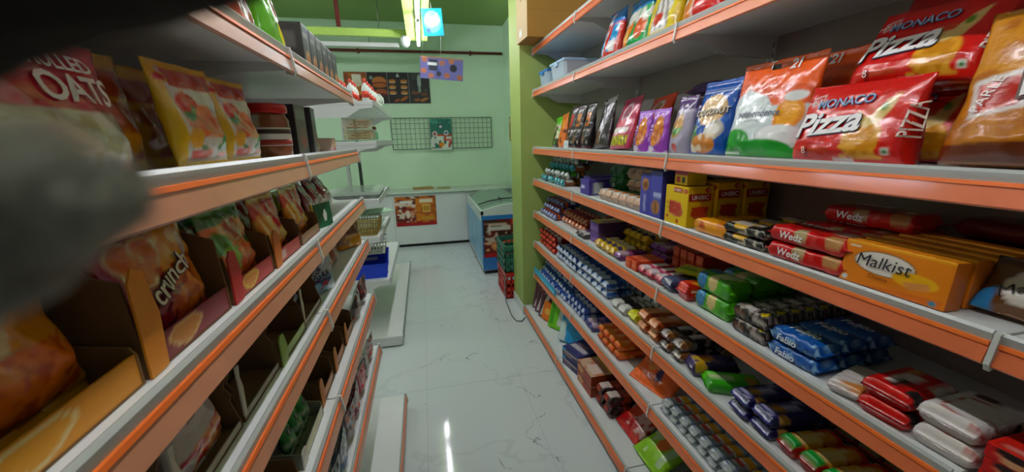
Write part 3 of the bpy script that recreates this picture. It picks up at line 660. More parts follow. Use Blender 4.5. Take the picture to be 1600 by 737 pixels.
# ================================================================== PRODUCTS: KINDS
def rb(key, name, cat, *a, texts=(), discs=(), sub=None, **kw):
    def fn():
        o, sf = bag(name, None, *a, **kw)
        for d in discs: disc(o, d[0], d[1], d[2], d[3], d[4], d[5], sf, *d[6:])
        for t in texts: lettering(t[0], o, t[1], t[2], t[3], t[4], sf, **(t[5] if len(t) > 5 else {}))
        return o
    BUILD[key] = (fn, cat)
def rw(key, name, cat, *a, texts=(), **kw):
    def fn():
        o = wrap(name, None, *a, **kw)
        for t in texts: lettering(t[0], o, t[1], t[2], t[3], t[4], **t[5])
        return o
    BUILD[key] = (fn, cat)
def rc(key, name, cat, *a, texts=(), **kw):
    def fn():
        o = carton(name, None, *a, **kw)
        for t in texts: lettering(t[0], o, t[1], t[2], t[3], t[4], **t[5])
        return o
    BUILD[key] = (fn, cat)
BP, SP, BC = 'biscuit_packet', 'snack_pouch', 'biscuit_carton'
# --- R2
def lidded_tub(w, d, h, body, lid):
    def fn():
        o = empty('lidded_tub')
        b = MB(); 
        n = 0
        for z, s in ((0, .86), (.01, .9), (h, 1.0)):
            b.v += [(-w/2*s, -d/2*s+.02, z), (-w/2*s+.02, -d/2*s, z), (w/2*s-.02, -d/2*s, z), (w/2*s, -d/2*s+.02, z), (w/2*s, d/2*s-.02, z), (w/2*s-.02, d/2*s, z), (-w/2*s+.02, d/2*s, z), (-w/2*s, d/2*s-.02, z)]
        for i in range(2):
            for j in range(8): b.f.append((i*8+j, i*8+(j+1) % 8, i*8+8+(j+1) % 8, i*8+8+j)); b.sm.append(False)
        b.f.append(tuple(range(8))[::-1]); b.f.append(tuple(range(16, 24))); b.sm += [False]*2
        b.build('tub_body', mat('tub_'+body, body, .25, alpha=.8), o)
        MB().box(-w/2-.006, -d/2-.006, h, w/2+.006, d/2+.006, h+.018).build('lid', mat('lid_'+lid, lid, .3), o, .004)
        MB().box(-.03, -d/2-.012, h-.02, .03, -d/2-.004, h+.012).build('clip', mat('lid_'+lid), o)
        return o
    return fn
BUILD['tubA'] = (lidded_tub(.22, .26, .125, 'b4cbd8', '3c7fc4'), 'tub')
BUILD['tubB'] = (lidded_tub(.30, .28, .14, 'c3d4dc', 'a9cbe2'), 'tub')
rb('sachR', SP, 'snack', .26, .12, .05, 'b92a24', [('N', 0, .2, 1, .8, 8, 5, .55, 'e3dcd4', 2)], nx=16, nz=10, gusset=False)
rb('sachG', SP, 'snack', .27, .12, .05, '15693a', [('R', 0, .8, 1, 1, '0f5a30')], nx=16, nz=10, gusset=False)
RB = [('R', 0, .72, 1, 1, '1d7ec4'), ('R', .18, .1, .42, .95, 'e6e4e4'), ('E', .30, .35, .09, .25, '3aa0d0'), ('R', .44, 0, .50, .72, 'b71f1a'), ('R', .6, .15, .9, .7, 'e0ddd8'), ('N', .6, .15, .9, .7, 6, 8, .55, '2d8cc0', 3), ('E', .3, .65, .10, .08, 'c22a22')]
rb('mpRB', SP, 'snack', .20, .27, .12, 'c8362a', RB, back='a82c22')
GO = [('R', 0, .78, 1, 1, '1a84c8'), ('R', .0, 0, .12, .78, '1f8a4a'), ('E', .35, .35, .2, .25, 'd97a28'), ('E', .35, .3, .1, .14, 'e8b25a'), ('R', .62, 0, 1, .78, '2a9a4e'), ('E', .8, .4, .14, .22, 'c9572a'), ('N', .1, .5, 1, .75, 9, 6, .6, 'e2e0d4', 3)]
rb('mpGO', SP, 'snack', .24, .26, .12, '1f8a4a', GO)
YW = [('R', 0, 0, .25, 1, 'd8c22a'), ('P', [(.3, .1), (.75, .1), (.85, .8), (.4, .8)], 'e9e7df'), ('S', .32, .15, .8, .75, 6, .4, '8c8a80'), ('R', .88, 0, 1, 1, 'cfb51e'), ('R', 0, .88, 1, 1, 'd8c62e'), ('E', .5, .3, .15, .1, 'b8392a')]
rb('mpYW', SP, 'snack', .24, .27, .10, 'dcc92e', YW)
OR = [('R', .0, 0, .42, 1, 'cf7a1c'), ('E', .2, .5, .12, .22, 'eadfce'), ('R', .42, 0, .46, 1, 'e8e0d0'), ('R', .46, 0, 1, 1, 'c2241c'), ('E', .72, .5, .16, .2, 'd8552c'), ('N', .5, .2, .95, .8, 6, 8, .6, 'e8b29a', 4)]
rb('mpOR', SP, 'snack', .24, .27, .12, 'c2241c', OR)
rb('mpY', SP, 'snack', .25, .26, .12, 'e3c51d', [('P', [(.2, .15), (.5, .25), (.8, .12), (.7, .5), (.3, .5)], 'b8291e'), ('N', .1, .1, .9, .6, 8, 8, .6, '2c2a24', 6), ('E', .5, .75, .25, .12, 'd42a1e')])
# --- R3
rb('gk', SP, 'snack', .15, .25, .07, '3a3423', [('R', 0, .72, 1, 1, '5ab82a'), ('N', 0, .3, 1, .75, 7, 8, .5, 'c8c0a0', 2), ('N', 0, .1, 1, .6, 6, 7, .6, '4aa02a', 5), ('R', 0, 0, 1, .1, '27231b')])
rb('og', SP, 'snack', .15, .26, .07, 'd8741c', [('N', 0, .1, 1, .5, 6, 6, .55, '5c2a18', 2), ('R', .2, .55, .8, .8, 'e49a3a')])
BK = [('R', .25, .50, .75, .78, 'c9731a'), ('R', .3, .55, .7, .62, '2c1a12'), ('R', .38, .66, .62, .74, '3a2412'), ('N', .1, .1, .9, .42, 7, 7, .55, '9a8c86', 3), ('E', .5, .2, .22, .1, '6b4a3a'), ('R', 0, 0, 1, .05, '5a2030')]
rb('bk', SP, 'snack', .14, .31, .09, '1c1416', BK)
rb('bkr', SP, 'snack', .14, .31, .09, '20171a', [('R', .3, .5, .7, .8, 'b8322a')]+BK[3:])
WB = [('P', [(.2, .1), (.6, .1), (.95, .9), (.6, .95)], 'cfcbd0'), ('S', .25, .15, .8, .75, 9, -.5, '2d2328'), ('E', .42, .2, .2, .14, '6a4633'), ('R', 0, .9, 1, 1, 'c3bfc6')]
rb('wb', SP, 'snack', .19, .31, .08, '2a1f24', WB)
MG = [('E', .55, .68, .24, .2, 'd9c8c8'), ('E', .55, .68, .19, .15, '8f4458'), ('R', .15, .28, .9, .38, 'd9d2c6'), ('R', .08, .04, .95, .22, 'dbd326'), ('S', .08, .04, .95, .22, 9, .3, '35401f'), ('E', .5, .48, .3, .08, 'd86a7a')]
rb('mg', SP, 'snack', .21, .30, .09, 'b5405c', MG)
OR3 = [('E', .5, .76, .22, .14, 'd9cfc0'), ('E', .5, .76, .17, .1, '9a6a42'), ('E', .45, .48, .28, .12, 'e88a2c'), ('R', .1, .32, .95, .38, 'e0d9cc'), ('R', .05, .08, .98, .26, 'dcd22c'), ('S', .05, .08, .98, .26, 9, .3, '3b4a1f')]
rb('or', SP, 'snack', .22, .29, .12, 'cf4a1e', OR3)
PU = [('E', .55, .5, .30, .34, 'd98a2c'), ('N', .3, .2, .85, .8, 9, 10, .6, 'b8641c', 3), ('R', 0, 0, .16, .9, '8a4fae'), ('N', 0, .0, 1, .16, 8, 8, .5, 'e6d8ec', 5), ('R', 0, .9, 1, 1, 'a05fc4')]
rb('pu', SP, 'snack', .13, .20, .07, '9a4fb4', PU, texts=[('OATS', .032, -.045, .09, 'ece2f2', dict(rot=PI/2, off=.03))])
rb('gv', SP, 'snack', .13, .24, .09, 'aaa2b4', [('R', 0, .76, 1, 1, '57406e'), ('R', 0, .72, 1, .76, 'cfc8d8'), ('E', .45, .48, .30, .22, 'b0884c'), ('E', .45, .43, .26, .12, '4f8a34'), ('E', .45, .54, .28, .1, 'c99a58'), ('E', .55, .1, .13, .08, 'b5222c')])
rb('vi', SP, 'snack', .24, .15, .07, '4c3462', [('N', 0, 0, 1, 1, 6, 5, .6, '36244c', 3), ('R', 0, 0, .08, 1, 'a83a4c')], gusset=False)
CO = [('E', .50, .60, .38, .21, 'c9a26e'), ('E', .50, .60, .35, .185, 'd8b98a'), ('P', [(0, .1), (.35, .2), (.2, .4), (0, .38)], '3d7a34'), ('E', .72, .32, .22, .14, 'b8b2a6'), ('E', .72, .32, .16, .09, 'ece8de'), ('E', .5, .14, .34, .13, 'c07a3a'), ('N', .15, .02, .85, .28, 9, 12, .55, 'e6d4b4', 5), ('R', 0, .88, 1, .885, 'd8e2f0'), ('R', 0, .84, 1, .85, 'd8e2f0')]
rb('co', SP, 'snack', .195, .28, .11, '1750a0', CO, texts=[('COCONUT', .032, .006, .158, '2a211c', dict(off=.045, rot=.06, eps=.004)), ('COCONUT', .032, .006, .159, 'e8e2d4', dict(off=.0, rot=.06, eps=.0055))], nx=48, nz=60, power=.35)
IN = [('P', [(0, .58), (.35, .72), (.72, .5), (1, .52), (1, 0), (0, 0)], 'c9d4d2'), ('E', .18, .5, .36, .22, 'd9e2df'), ('P', [(0, .62), (.2, .72), (.5, .62), (.6, .52), (1, .52), (1, .7), (0, .8)], 'd65a1a'), ('E', .82, .42, .15, .17, 'd98a1e'), ('E', .82, .42, .11, .13, 'e6a23a'), ('E', .78, .22, .24, .10, 'e4e6e2'), ('E', .84, .6, .12, .05, 'dce0dc'),
      ('E', .22, .14, .24, .15, '2f8f34'), ('R', 0, 0, 1, .10, '2a8a30'), ('E', .62, .10, .3, .08, '2f9238'), ('R', .12, .365, .58, .372, '6a7478'), ('R', .0, .02, .3, .04, 'dfe6df'), ('E', .22, .06, .12, .02, '1d6d24')]
rb('ind', SP, 'snack', .30, .31, .11, 'e8661a', IN, nx=90, nz=96, power=.38, hole=(.5, .93, .13, .03), texts=[('independence', .031, -.014, .138, '2c3f52', dict(off=.01, eps=.004)), ('21', .042, .06, .285, 'e6e0d8', dict(off=.03)), ('T', .04, -.03, .292, 'e6e0d8', {})], back='cf4f14')
PZ = [('R', 0, 0, 1, 1, 'c92c1a'), ('E', .71, .27, .15, .23, 'c98a2c'), ('N', .55, .05, .88, .5, 22, 16, .55, 'dca24a', 4), ('P', [(.52, .5), (.6, .62), (.7, .56), (.78, .74), (.86, .82), (.84, .62), (.8, .48), (.7, .42), (.58, .44)], 'd8bd7c'), ('E', .68, .6, .05, .05, 'c9481f'), ('E', .78, .66, .03, .05, '6b8a34'),
      ('R', .88, .1, .93, .18, 'cfd6c8'), ('R', .89, .12, .92, .16, '2d7a3a'), ('P', [(.08, .72), (.20, .76), (.19, .88), (.07, .84)], 'e4ddd6'), ('P', [(.09, .74), (.188, .775), (.182, .86), (.082, .825)], 'c22a1e'), ('R', .20, .1, .46, .17, 'b8401c'), ('R', .20, .04, .24, .17, '8f1c14'), ('R', .48, .01, .66, .05, 'd8d2ce')]
PZT = [('PARLE', .014, -.105, .155, 'f0e8e0', dict(rot=.25)), ('MONACO', .031, -.022, .150, '39507a', dict(off=.045, rot=.05, eps=.003)), ('MONACO', .031, -.022, .151, '9fb4d4', dict(off=.0, rot=.05, eps=.0042)), ('Pizza', .086, -.045, .095, '3a3f55', dict(off=.05, rot=.1, shear=.2, eps=.003)), ('Pizza', .086, -.044, .096, 'eceae6', dict(off=.028, rot=.1, shear=.2, eps=.0048)), ('8', .026, -.083, .026, 'f4ece0', {})]
def pizza(strip=True):
    o, sf = bag(BP, None, .28, .20, .12, 'c92c1a', PZ[1:], nx=80, nz=56, seal=.012, power=.22, wr=.0022, back='b52414')
    for t in PZT: lettering(t[0], o, t[1]*.98, t[2], t[3], t[4], sf, **t[5])
    # side panel lettering
    lettering('PIZZA', o, .03, .135, .10, 'e8d8c8', sf, rot=PI/2, off=.02)
    if not strip: return o
    h, _ = bag('carry_strip', o, .25, .09, .008, 'bf2416', [('R', .0, .3, 1, .33, 'a81c10')], nx=44, nz=16, gusset=False, seal=.02, hole=(.45, .62, .17, .16), wr=.002); h.location = (0, .03, .186); h.rotation_euler = (-.12, 0, .05)
    return o
BUILD['pizza'] = (pizza, 'biscuits'); BUILD['pizzaN'] = (lambda: pizza(False), 'biscuits')
KR = [('P', [(0, 0), (1, 0), (1, .16), (0, .12)], '5c2a14'), ('N', 0, .12, 1, 1, 5, 7, .5, 'c98a3a', 3), ('N', 0, .12, 1, 1, 9, 11, .62, 'a8662a', 8), ('P', [(.12, .28), (.36, .34), (.30, .60), (.06, .53)], 'e2ded8'), ('P', [(.14, .31), (.33, .36), (.28, .56), (.09, .50)], 'a8261c')]
rb('kr', BP, 'biscuits', .34, .30, .13, 'b8752a', KR, nx=60, nz=56, texts=[('PARLE', .026, -.109, .131, 'eee6de', dict(rot=1.35)), ('Kr', .105, -.022, .165, '4a2412', dict(off=.05, rot=.3, eps=.004, shear=.1)), ('Kr', .105, -.021, .166, 'e8e4e0', dict(off=.012, rot=.3, eps=.006, shear=.1))], seal=.02, power=.4)
def price_card():
    o = MB().prism([(-.002, 0), (.03, 0), (.028, .004), (.002, .004), (.006, .05), (.003, .05)], -.045, .045, 'x').build('price_card', mat('price_card', 'd2dcd8', .4)); 
    for z in (.018, .03, .04): l = MB().box(-.035, -.002+.006*z/.05*1.2-.0012, z, .03, -.0005+.006*z/.05, z+.003).build('printed_line', mat('ink_aqua', '5f9a9a'), o)
    return o
BUILD['card'] = (price_card, 'price card')
# --- R4 and below: packs whose end faces the aisle: long axis goes back (rz=pi/2)
rw('r4roll', 'biscuit_roll', 'biscuit roll', .17, .055, .055, '3a3a30', [('R', .0, 0, .18, 1, 'cdd6cc'), ('R', .25, .2, .5, 1, '5cae3a'), ('R', .55, 0, .62, 1, 'dcdccf'), ('E', .8, .6, .1, .4, 'b8702c')], n=2)
rw('r4roll2', 'biscuit_roll', 'biscuit roll', .17, .055, .055, '8a4a2a', [('R', .0, 0, .2, 1, '4a9aa0'), ('R', .3, .3, .6, 1, 'd0d4c8'), ('R', .7, 0, .8, 1, '2c2a22')], n=2)
rc('pbox', BC, 'biscuit carton', .14, .30, .10, '4a3a8c', faces={'front': ('4d3c92', [('R', .1, .4, .5, .6, 'c9c4dc')]), 'left': ('4d3c92', [('R', .62, .1, .9, .85, 'c3c8c4'), ('S', .65, .15, .88, .8, 4, 0, '7a8a84')]), 'right': ('42327f', [('R', .1, .1, .3, .85, 'b9beba')]), 'top': ('54439a', [])})
GW = [('R', 0, 0, .10, 1, 'c9a890'), ('P', [(.1, 0), (.55, 0), (.3, .7), (.1, .8)], 'd8d6c8'), ('R', .36, .3, .8, 1, '3f7a4c'), ('R', .82, 0, 1, 1, 'c9cfc4'), ('E', .3, .5, .12, .16, 'd9763c')]
rw('gw', BP, 'biscuits', .20, .075, .065, 'a9b4a0', GW, texts=())
rw('gk4', BP, 'biscuits', .20, .075, .065, '3c7a48', [('R', .1, .35, .9, .9, '4c8a50'), ('R', 0, 0, .08, 1, '2a5a34')])
rc('cadA', BC, 'biscuit carton', .085, .24, .195, '3f3f96', faces={'front': ('46459c', [('E', .5, .76, .34, .15, 'b07a4c'), ('E', .5, .74, .24, .08, '7a4a2c'), ('R', .35, .1, .62, .5, 'b9bce0'), ('S', .35, .1, .62, .5, 7, 4, '46459c')]), 'right': ('38388a', [])}, res=24)
rc('cadB', BC, 'biscuit carton', .09, .25, .215, '46459c', faces={'front': ('4a4aa4', [('R', .3, .46, .98, .56, 'b4bcdc'), ('E', .55, .25, .36, .15, 'a8744a'), ('E', .55, .25, .05, .13, '6a4228'), ('R', .1, .95, .9, 1, '35357e')]), 'right': ('3a3a8c', [])}, res=24)
UF = ('e8c714', [('R', .38, .84, .75, .97, 'b52a1e'), ('E', .88, .9, .10, .05, 'b8381e'), ('E', .5, .42, .30, .2, 'cf8a5c'), ('E', .66, .36, .16, .12, 'b85a44'), ('E', .4, .5, .14, .1, 'd9a488'), ('N', .2, .25, .85, .62, 9, 9, .55, 'c0483a', 4), ('E', .14, .2, .06, .05, 'c25a34'), ('E', .6, .12, .07, .06, 'b8502c'), ('R', 0, 0, 1, .02, '8a4a1c')])
US = ('e0bd10', [('R', .04, .66, .92, .84, 'a01c1e'), ('E', .78, .925, .12, .06, 'b5281e'), ('E', .5, .36, .30, .18, 'c46a3c'), ('E', .66, .30, .16, .12, 'b0503a'), ('N', .15, .15, .88, .52, 8, 9, .5, 'b8402c', 4), ('R', .95, 0, 1, 1, 'cfa81a')])
def unib(hh=.165):
    o = carton(BC, None, .15, .115, hh, 'e6c512', faces={'front': UF, 'left': US, 'right': US, 'top': ('eacb1c', [('R', .1, .4, .9, .6, 'd8b010')])}, res=36)
    lettering('UNIBIC', o, .0165, .010, hh*.905, 'f2ece4', yc=-.058, off=.01); lettering('10', o, .012, .057, hh*.9, 'f2ece4', yc=-.058)
    lettering('Fruit &', o, .018, -.035, hh*.55, '8f3a1c', yc=-.058); lettering('Nut', o, .018, -.04, hh*.43, '8f3a1c', yc=-.058)
    lettering('UNIBIC', o, .0245, -.003, hh*.75, 'f2ece4', yc=.0755, plane='right', off=.02); lettering('10', o, .014, .032, hh*.925, 'f2ece4', yc=.0755, plane='right')
    return o
BUILD['unib'] = (unib, 'biscuit carton'); BUILD['unibT'] = (lambda: unib(.180), 'biscuit carton')
rc('unibS', BC, 'biscuit carton', .085, .09, .055, 'e3c118', faces={'front': ('e6c51a', [('R', .0, .72, 1, 1, 'd0507a'), ('R', .2, .2, .45, .6, 'b83a2a'), ('R', .6, .2, .8, .6, '2a2a22')]), 'top': ('d8588a', [('R', .1, .4, .9, .6, 'c03f72')])}, texts=())
rc('sleeve', 'shelf_tray', 'tray', .40, .14, .02, '9c4a78', faces={'front': ('a34a7e', [])})
OB = [('R', 0, 0, .06, 1, 'b8641a'), ('E', .45, .7, .2, .14, 'b83a1c'), ('E', .45, .7, .16, .10, 'e8b04a'), ('R', .7, .3, .95, .9, 'cf7a18'), ('E', .3, .25, .1, .1, 'b8481c')]
rw('ob', BP, 'biscuits', .18, .075, .055, 'e39a1e', OB)
BY = [('E', .3, .68, .14, .16, 'd8a52c'), ('E', .55, .68, .14, .16, 'e0b23c'), ('E', .42, .3, .16, .12, 'dcae34'), ('N', 0, 0, 1, 1, 9, 7, .68, 'c9c0b0', 4)]
rw('by', BP, 'biscuits', .19, .09, .035, '1d1712', BY, ns=34)
WZ = [('R', 0, 0, .07, 1, 'a01a1c'), ('P', [(.28, .58), (.62, .62), (.6, .82), (.26, .8)], 'b01c1c'), ('E', .78, .72, .12, .13, 'b98a5c'), ('E', .78, .72, .07, .08, 'e0d4bc'), ('E', .45, .2, .08, .13, 'b5a07a'), ('E', .82, .22, .09, .14, 'b98a5c')]
rw('wz', BP, 'biscuits', .25, .115, .05, 'bf1f22', WZ, ns=60, K=28, texts=[('Wedz', .040, -.03, .018, 'f2eeea', dict(plane='top', yc=.0505, off=.025, rot=.1, shear=.15)), ('Wedz', .030, -.04, .026, 'f2eeea', dict(yc=-.058, off=.02, shear=.15))])
MKo = ('e0861a', [('E', .42, .60, .30, .27, '8a5a2c'), ('E', .42, .60, .285, .245, 'ece6da'), ('P', [(.2, .0), (.55, .12), (.98, .18), (.98, .0)], 'd0701a'), ('E', .72, .42, .2, .16, 'f0b844'), ('P', [(.62, .36), (.84, .44), (.86, .30), (.68, .22)], 'd9955a'), ('R', .0, .94, 1, 1, 'eda83a'), ('E', .06, .1, .03, .06, 'cfd8dc'), ('E', .9, .08, .03, .06, '4a86a0'), ('R', .05, .86, .16, .9, 'e8d8c0')])
def malk():
    o = carton(BC, None, .215, .045, .105, 'df841a', faces={'front': MKo, 'top': ('e8952a', [('R', .3, .3, .7, .7, 'd07a1c')]), 'right': ('cf7214', []), 'left': ('cf7214', [])}, res=52, bow=.002)
    lettering('Malkist', o, .040, -.018, .064, '22262c', yc=-.0250, off=0, shear=.15, eps=.0025); lettering('Cheese', o, .014, -.02, .030, '7a3a14', yc=-.0250, eps=.0025); return o
BUILD['malk'] = (malk, 'biscuit carton')
rb('malkP', BP, 'biscuits', .24, .12, .06, '6b4524', [('E', .30, .5, .17, .34, 'e4dfd4'), ('P', [(.5, .2), (.7, .7), (.9, .6), (.85, .15)], 'c98a3a'), ('N', .45, .1, 1, .9, 8, 6, .55, 'dba84c', 5), ('P', [(0, .0), (.14, .0), (.1, .45), (.0, .3)], '3a8ac4'), ('R', 0, .85, 1, 1, '4a3020')], gusset=False, nx=36, nz=20, texts=[('Malkist', .034, -.046, .06, '22262c', dict(rot=.5, off=0, shear=.1))])
rw('dkr', BP, 'biscuits', .24, .11, .05, '6b1618', [('N', 0, .3, 1, 1, 6, 5, .6, '8a2020', 2)])
# R5
rw('sr', 'biscuit_roll', 'biscuit roll', .18, .05, .05, '39406e', [('R', 0, 0, .14, 1, '8a8fb4'), ('R', .2, 0, .36, 1, 'b5562a'), ('R', .5, .3, .7, 1, 'c9c4cc')], n=2)
rw('sro', 'biscuit_roll', 'biscuit roll', .18, .05, .05, 'a8402a', [('R', 0, 0, .15, 1, 'c98a6a'), ('R', .3, .2, .6, 1, '7a2a3a'), ('R', .7, 0, .75, 1, 'd8d0c8')], n=2)
rw('bpb', 'biscuit_bar', 'biscuit bar', .20, .07, .04, '4a4448', [('R', .1, .3, .3, 1, 'c4c0bc'), ('R', .35, .2, .6, 1, '6b4a78'), ('E', .8, .6, .12, .3, '9a8f88')])
rc('ypc', BC, 'biscuit carton', .13, .20, .07, '5a3a7a', faces={'front': ('5d3c80', [('R', .1, .2, .9, .5, '7a5a98')]), 'top': ('d8c43a', [('R', .1, .2, .5, .8, 'ded6a0'), ('R', .6, .2, .9, .8, '8a6a9a')]), 'left': ('4c2f6a', []), 'right': ('4c2f6a', [])})
rw('yel', BP, 'biscuits', .18, .06, .055, 'd9b528', [('R', .0, 0, .1, 1, 'cfa722'), ('E', .3, .6, .12, .3, '3a3550'), ('R', .5, .3, .8, 1, 'e4d9b0'), ('R', .85, 0, 1, 1, '4a2a5a')], n=2.4)
rw('mag', BP, 'biscuits', .19, .07, .045, '6b2a6e', [('R', .1, .3, .35, 1, 'b5a0a4'), ('R', .4, .2, .5, 1, 'a04a78'), ('R', .0, 0, .08, 1, '7a3f80')])
rc('cube', BC, 'biscuit carton', .055, .16, .055, 'c8492e', faces={'front': ('cf5a3e', [('R', .2, .3, .8, .6, 'd87a5a')]), 'top': ('d46a4c', [('R', 0, .0, 1, .2, 'b8402a'), ('R', .3, .3, .7, .8, 'c0503a')])}, r=.006)
rw('pk', BP, 'biscuits', .19, .06, .045, 'b53a4c', [('R', .08, .3, .3, 1, 'e0d0d4'), ('R', .35, 0, .45, 1, 'd86a8c'), ('N', .4, 0, 1, 1, 8, 6, .55, 'e8dcdc', 3), ('R', .8, 0, 1, 1, 'a82a34')])
rw('yg', BP, 'biscuits', .19, .10, .025, 'c4cc2c', [('R', .1, .2, .5, .6, '7aa03a'), ('N', 0, 0, 1, 1, 6, 6, .6, 'e0da6a', 3), ('R', .6, .5, .9, .9, 'b8402c')])
rw('db', BP, 'biscuits', .20, .085, .06, '2c3350', [('R', .1, .3, .3, 1, '4a5270'), ('N', .3, 0, 1, 1, 7, 6, .6, '1c2138', 3), ('R', 0, 0, .06, 1, '3d4462')])
rw('tg', BP, 'biscuits', .19, .075, .075, 'c42a1a', [('R', .05, .15, .3, .5, 'c42a1a'), ('E', .35, .6, .12, .14, 'e8b83a'), ('R', .5, .4, .9, .7, 'd8a02c'), ('R', .05, .7, .4, .9, 'd84a2a')], texts=[('PARLE', .018, -.045, .045, 'f0e4d0', dict(yc=-.038, off=.02, shear=.2))], ns=36)
GN5 = [('R', 0, 0, .07, 1, '7ab82c'), ('E', .2, .28, .13, .22, '2c5a8a'), ('E', .2, .28, .10, .16, '4a86b4'), ('E', .5, .3, .12, .2, 'd8c48a'), ('P', [(.4, .5), (.7, .55), (.9, .9), (.5, .95)], 'd0dc9a'), ('R', .72, .1, .95, .5, '4a9a2c'), ('E', .25, .78, .14, .12, '2c5a8a'), ('R', .0, .46, 1, .5, '3d8a24')]
rw('gn5', BP, 'biscuits', .19, .10, .075, '5aae2e', GN5, ns=50, K=44)
CH = [('N', 0, 0, 1, 1, 12, 7, .58, '8c8078', 3), ('R', .3, .55, .55, .75, 'cfc8c0'), ('E', .8, .6, .08, .16, 'c9b02c'), ('R', .1, .1, .4, .3, '6a4a3a'), ('R', .6, .15, .9, .3, 'b5aca4')]
rw('ch', 'biscuit_bar', 'biscuit bar', .15, .055, .05, '1c1412', CH, ns=40)
FB = [('N', 0, 0, 1, 1, 8, 6, .6, '0f4a92', 3), ('E', .5, .7, .3, .13, '1d6ab8'), ('R', 0, 0, .06, 1, '2a80c8'), ('N', 0, 0, 1, 1, 12, 9, .72, '8ab8dc', 7)]
rw('fb', BP, 'biscuits', .17, .085, .045, '1658a4', FB, ns=34, wr=.003, texts=[('Fabio', .040, .0, .0, 'e4ecf4', dict(plane='top', yc=.047, off=.02, shear=.15, rot=.1)), ('Fabio', .030, -.02, .020, 'e4ecf4', dict(yc=-.0435, off=.02, shear=.15))])
rw('wt', BP, 'biscuits', .16, .075, .04, 'd4ccc8', [('E', .12, .4, .12, .3, 'c98a50'), ('R', .0, 0, .05, 1, 'b8aca8'), ('R', .4, .5, .8, .55, '8a5a4a'), ('R', .35, .7, .6, .76, '6a4a44')], ns=30)
RD = [('E', .45, .72, .3, .12, 'd8d0c8'), ('E', .3, .62, .16, .1, '2a1a18'), ('E', .8, .8, .14, .07, 'c98a4c'), ('E', .2, .25, .1, .14, '2a2422'), ('R', .5, .2, .9, .3, 'd8cfc8'), ('R', 0, 0, .05, 1, '9a1c18')]
rw('rd', BP, 'biscuits', .17, .10, .045, 'c4281f', RD, ns=50, K=48)
W2 = [('E', .4, .72, .32, .16, 'b83a30'), ('E', .4, .72, .29, .13, 'ddd8d2'), ('E', .85, .75, .12, .12, '5a2a22'), ('E', .2, .3, .14, .18, 'b83a30'), ('E', .2, .3, .12, .15, 'ddd8d2'), ('E', .7, .15, .08, .1, '2a2220')]
rw('w2', BP, 'biscuits', .17, .10, .05, 'dcd6d0', W2, ns=50, K=48)
rc('rcart', BC, 'biscuit carton', .19, .15, .03, 'b81f1c', faces={'front': ('c0261f', [('E', .2, .5, .1, .45, 'd9a27a'), ('E', .2, .8, .12, .3, '2a1a18'), ('R', .45, .3, .7, .7, 'd8786a'), ('E', .9, .5, .06, .3, '3a4a8a'), ('R', .35, .0, .95, .2, 'cf8a3c')]), 'top': ('c8302a', [('R', .3, .35, .8, .6, 'b08a3c'), ('R', .1, .1, .9, .16, 'd88a80')])}, res=20)
rw('bkp', BP, 'biscuits', .17, .09, .05, '1e1a1c', [('R', .1, .5, .6, .8, 'b8b0ae'), ('R', .1, .2, .4, .35, '8a8080')], ns=24)
# R6
rw('rr', BP, 'biscuits', .19, .075, .05, 'b0261c', [('R', 0, 0, .1, 1, 'c94a3c'), ('E', .3, .3, .1, .22, 'd8d0c8'), ('R', .4, .5, .8, .8, 'c8503c'), ('N', 0, 0, 1, 1, 9, 6, .62, '8a1a14', 5)], n=3)
rw('bl', 'biscuit_roll', 'biscuit roll', .19, .06, .055, '24407e', [('R', 0, 0, .1, 1, 'b9c0d0'), ('R', .2, .3, .45, 1, 'c4ccd8'), ('R', .5, 0, .56, 1, '8a9ac0'), ('N', .6, 0, 1, 1, 6, 5, .5, '14264e', 4)], n=2.2)
rw('bs', BP, 'biscuits', .20, .07, .055, '2c5a9c', [('N', 0, 0, 1, 1, 12, 7, .52, 'a9b4c4', 4), ('R', .4, .2, .6, 1, '1a3a78'), ('R', 0, 0, .06, 1, 'c4ccd4')], n=3)
rw('ww', BP, 'biscuits', .20, .07, .05, 'c9c8c0', [('R', .3, 0, .6, 1, '3a3432'), ('R', .66, .2, .8, 1, '8a847c'), ('R', .9, 0, 1, 1, '2a2624')])
rw('yy', BP, 'biscuits', .19, .09, .055, 'cfc81e', [('N', 0, 0, 1, 1, 6, 5, .62, 'e4de5a', 3), ('R', .6, .3, .8, .7, '8a8a1a')], wr=.004)
rw('ot', BP, 'biscuits', .20, .08, .055, 'b8683a', [('N', 0, 0, 1, 1, 9, 7, .55, 'cf8f62', 3), ('R', .1, .2, .4, .5, 'a84a2a'), ('R', .5, .6, .8, .9, 'd8b49a')], wr=.003)
rw('bb6', 'biscuit_bar', 'biscuit bar', .20, .065, .05, '241a18', [('N', 0, 0, 1, 1, 10, 7, .6, '9a8a82', 6), ('R', .05, .1, .3, .5, 'b07a4a'), ('R', .4, .6, .7, .9, 'c4bcb8')], wr=.003)
rw('py', BP, 'biscuits', .20, .085, .07, '3a2a5a', [('E', .3, .7, .2, .16, 'd8b04a'), ('E', .35, .7, .12, .1, 'd87a2c'), ('E', .2, .3, .12, .2, 'c9a03c'), ('R', .7, .3, 1, 1, '2a1e44'), ('R', .4, .5, .6, .56, 'e0dcd0')])
rw('gr', BP, 'biscuits', .21, .10, .05, '3f9a24', [('N', 0, 0, 1, 1, 6, 5, .6, '5abf34', 3), ('R', .1, .55, .5, .8, 'c4d8a0'), ('E', .8, .6, .1, .2, 'a8843c')])
rw('nb', BP, 'biscuits', .19, .085, .045, '221f52', [('E', .35, .7, .14, .16, 'c99a5a'), ('P', [(.1, .45), (.35, .6), (.6, .5), (.9, .95), (.4, .75), (.15, .9)], '9a96b8'), ('E', .35, .68, .1, .11, 'b8843c'), ('E', .3, .22, .1, .14, 'b98a4c'), ('R', 0, 0, .06, 1, '3a3678')])
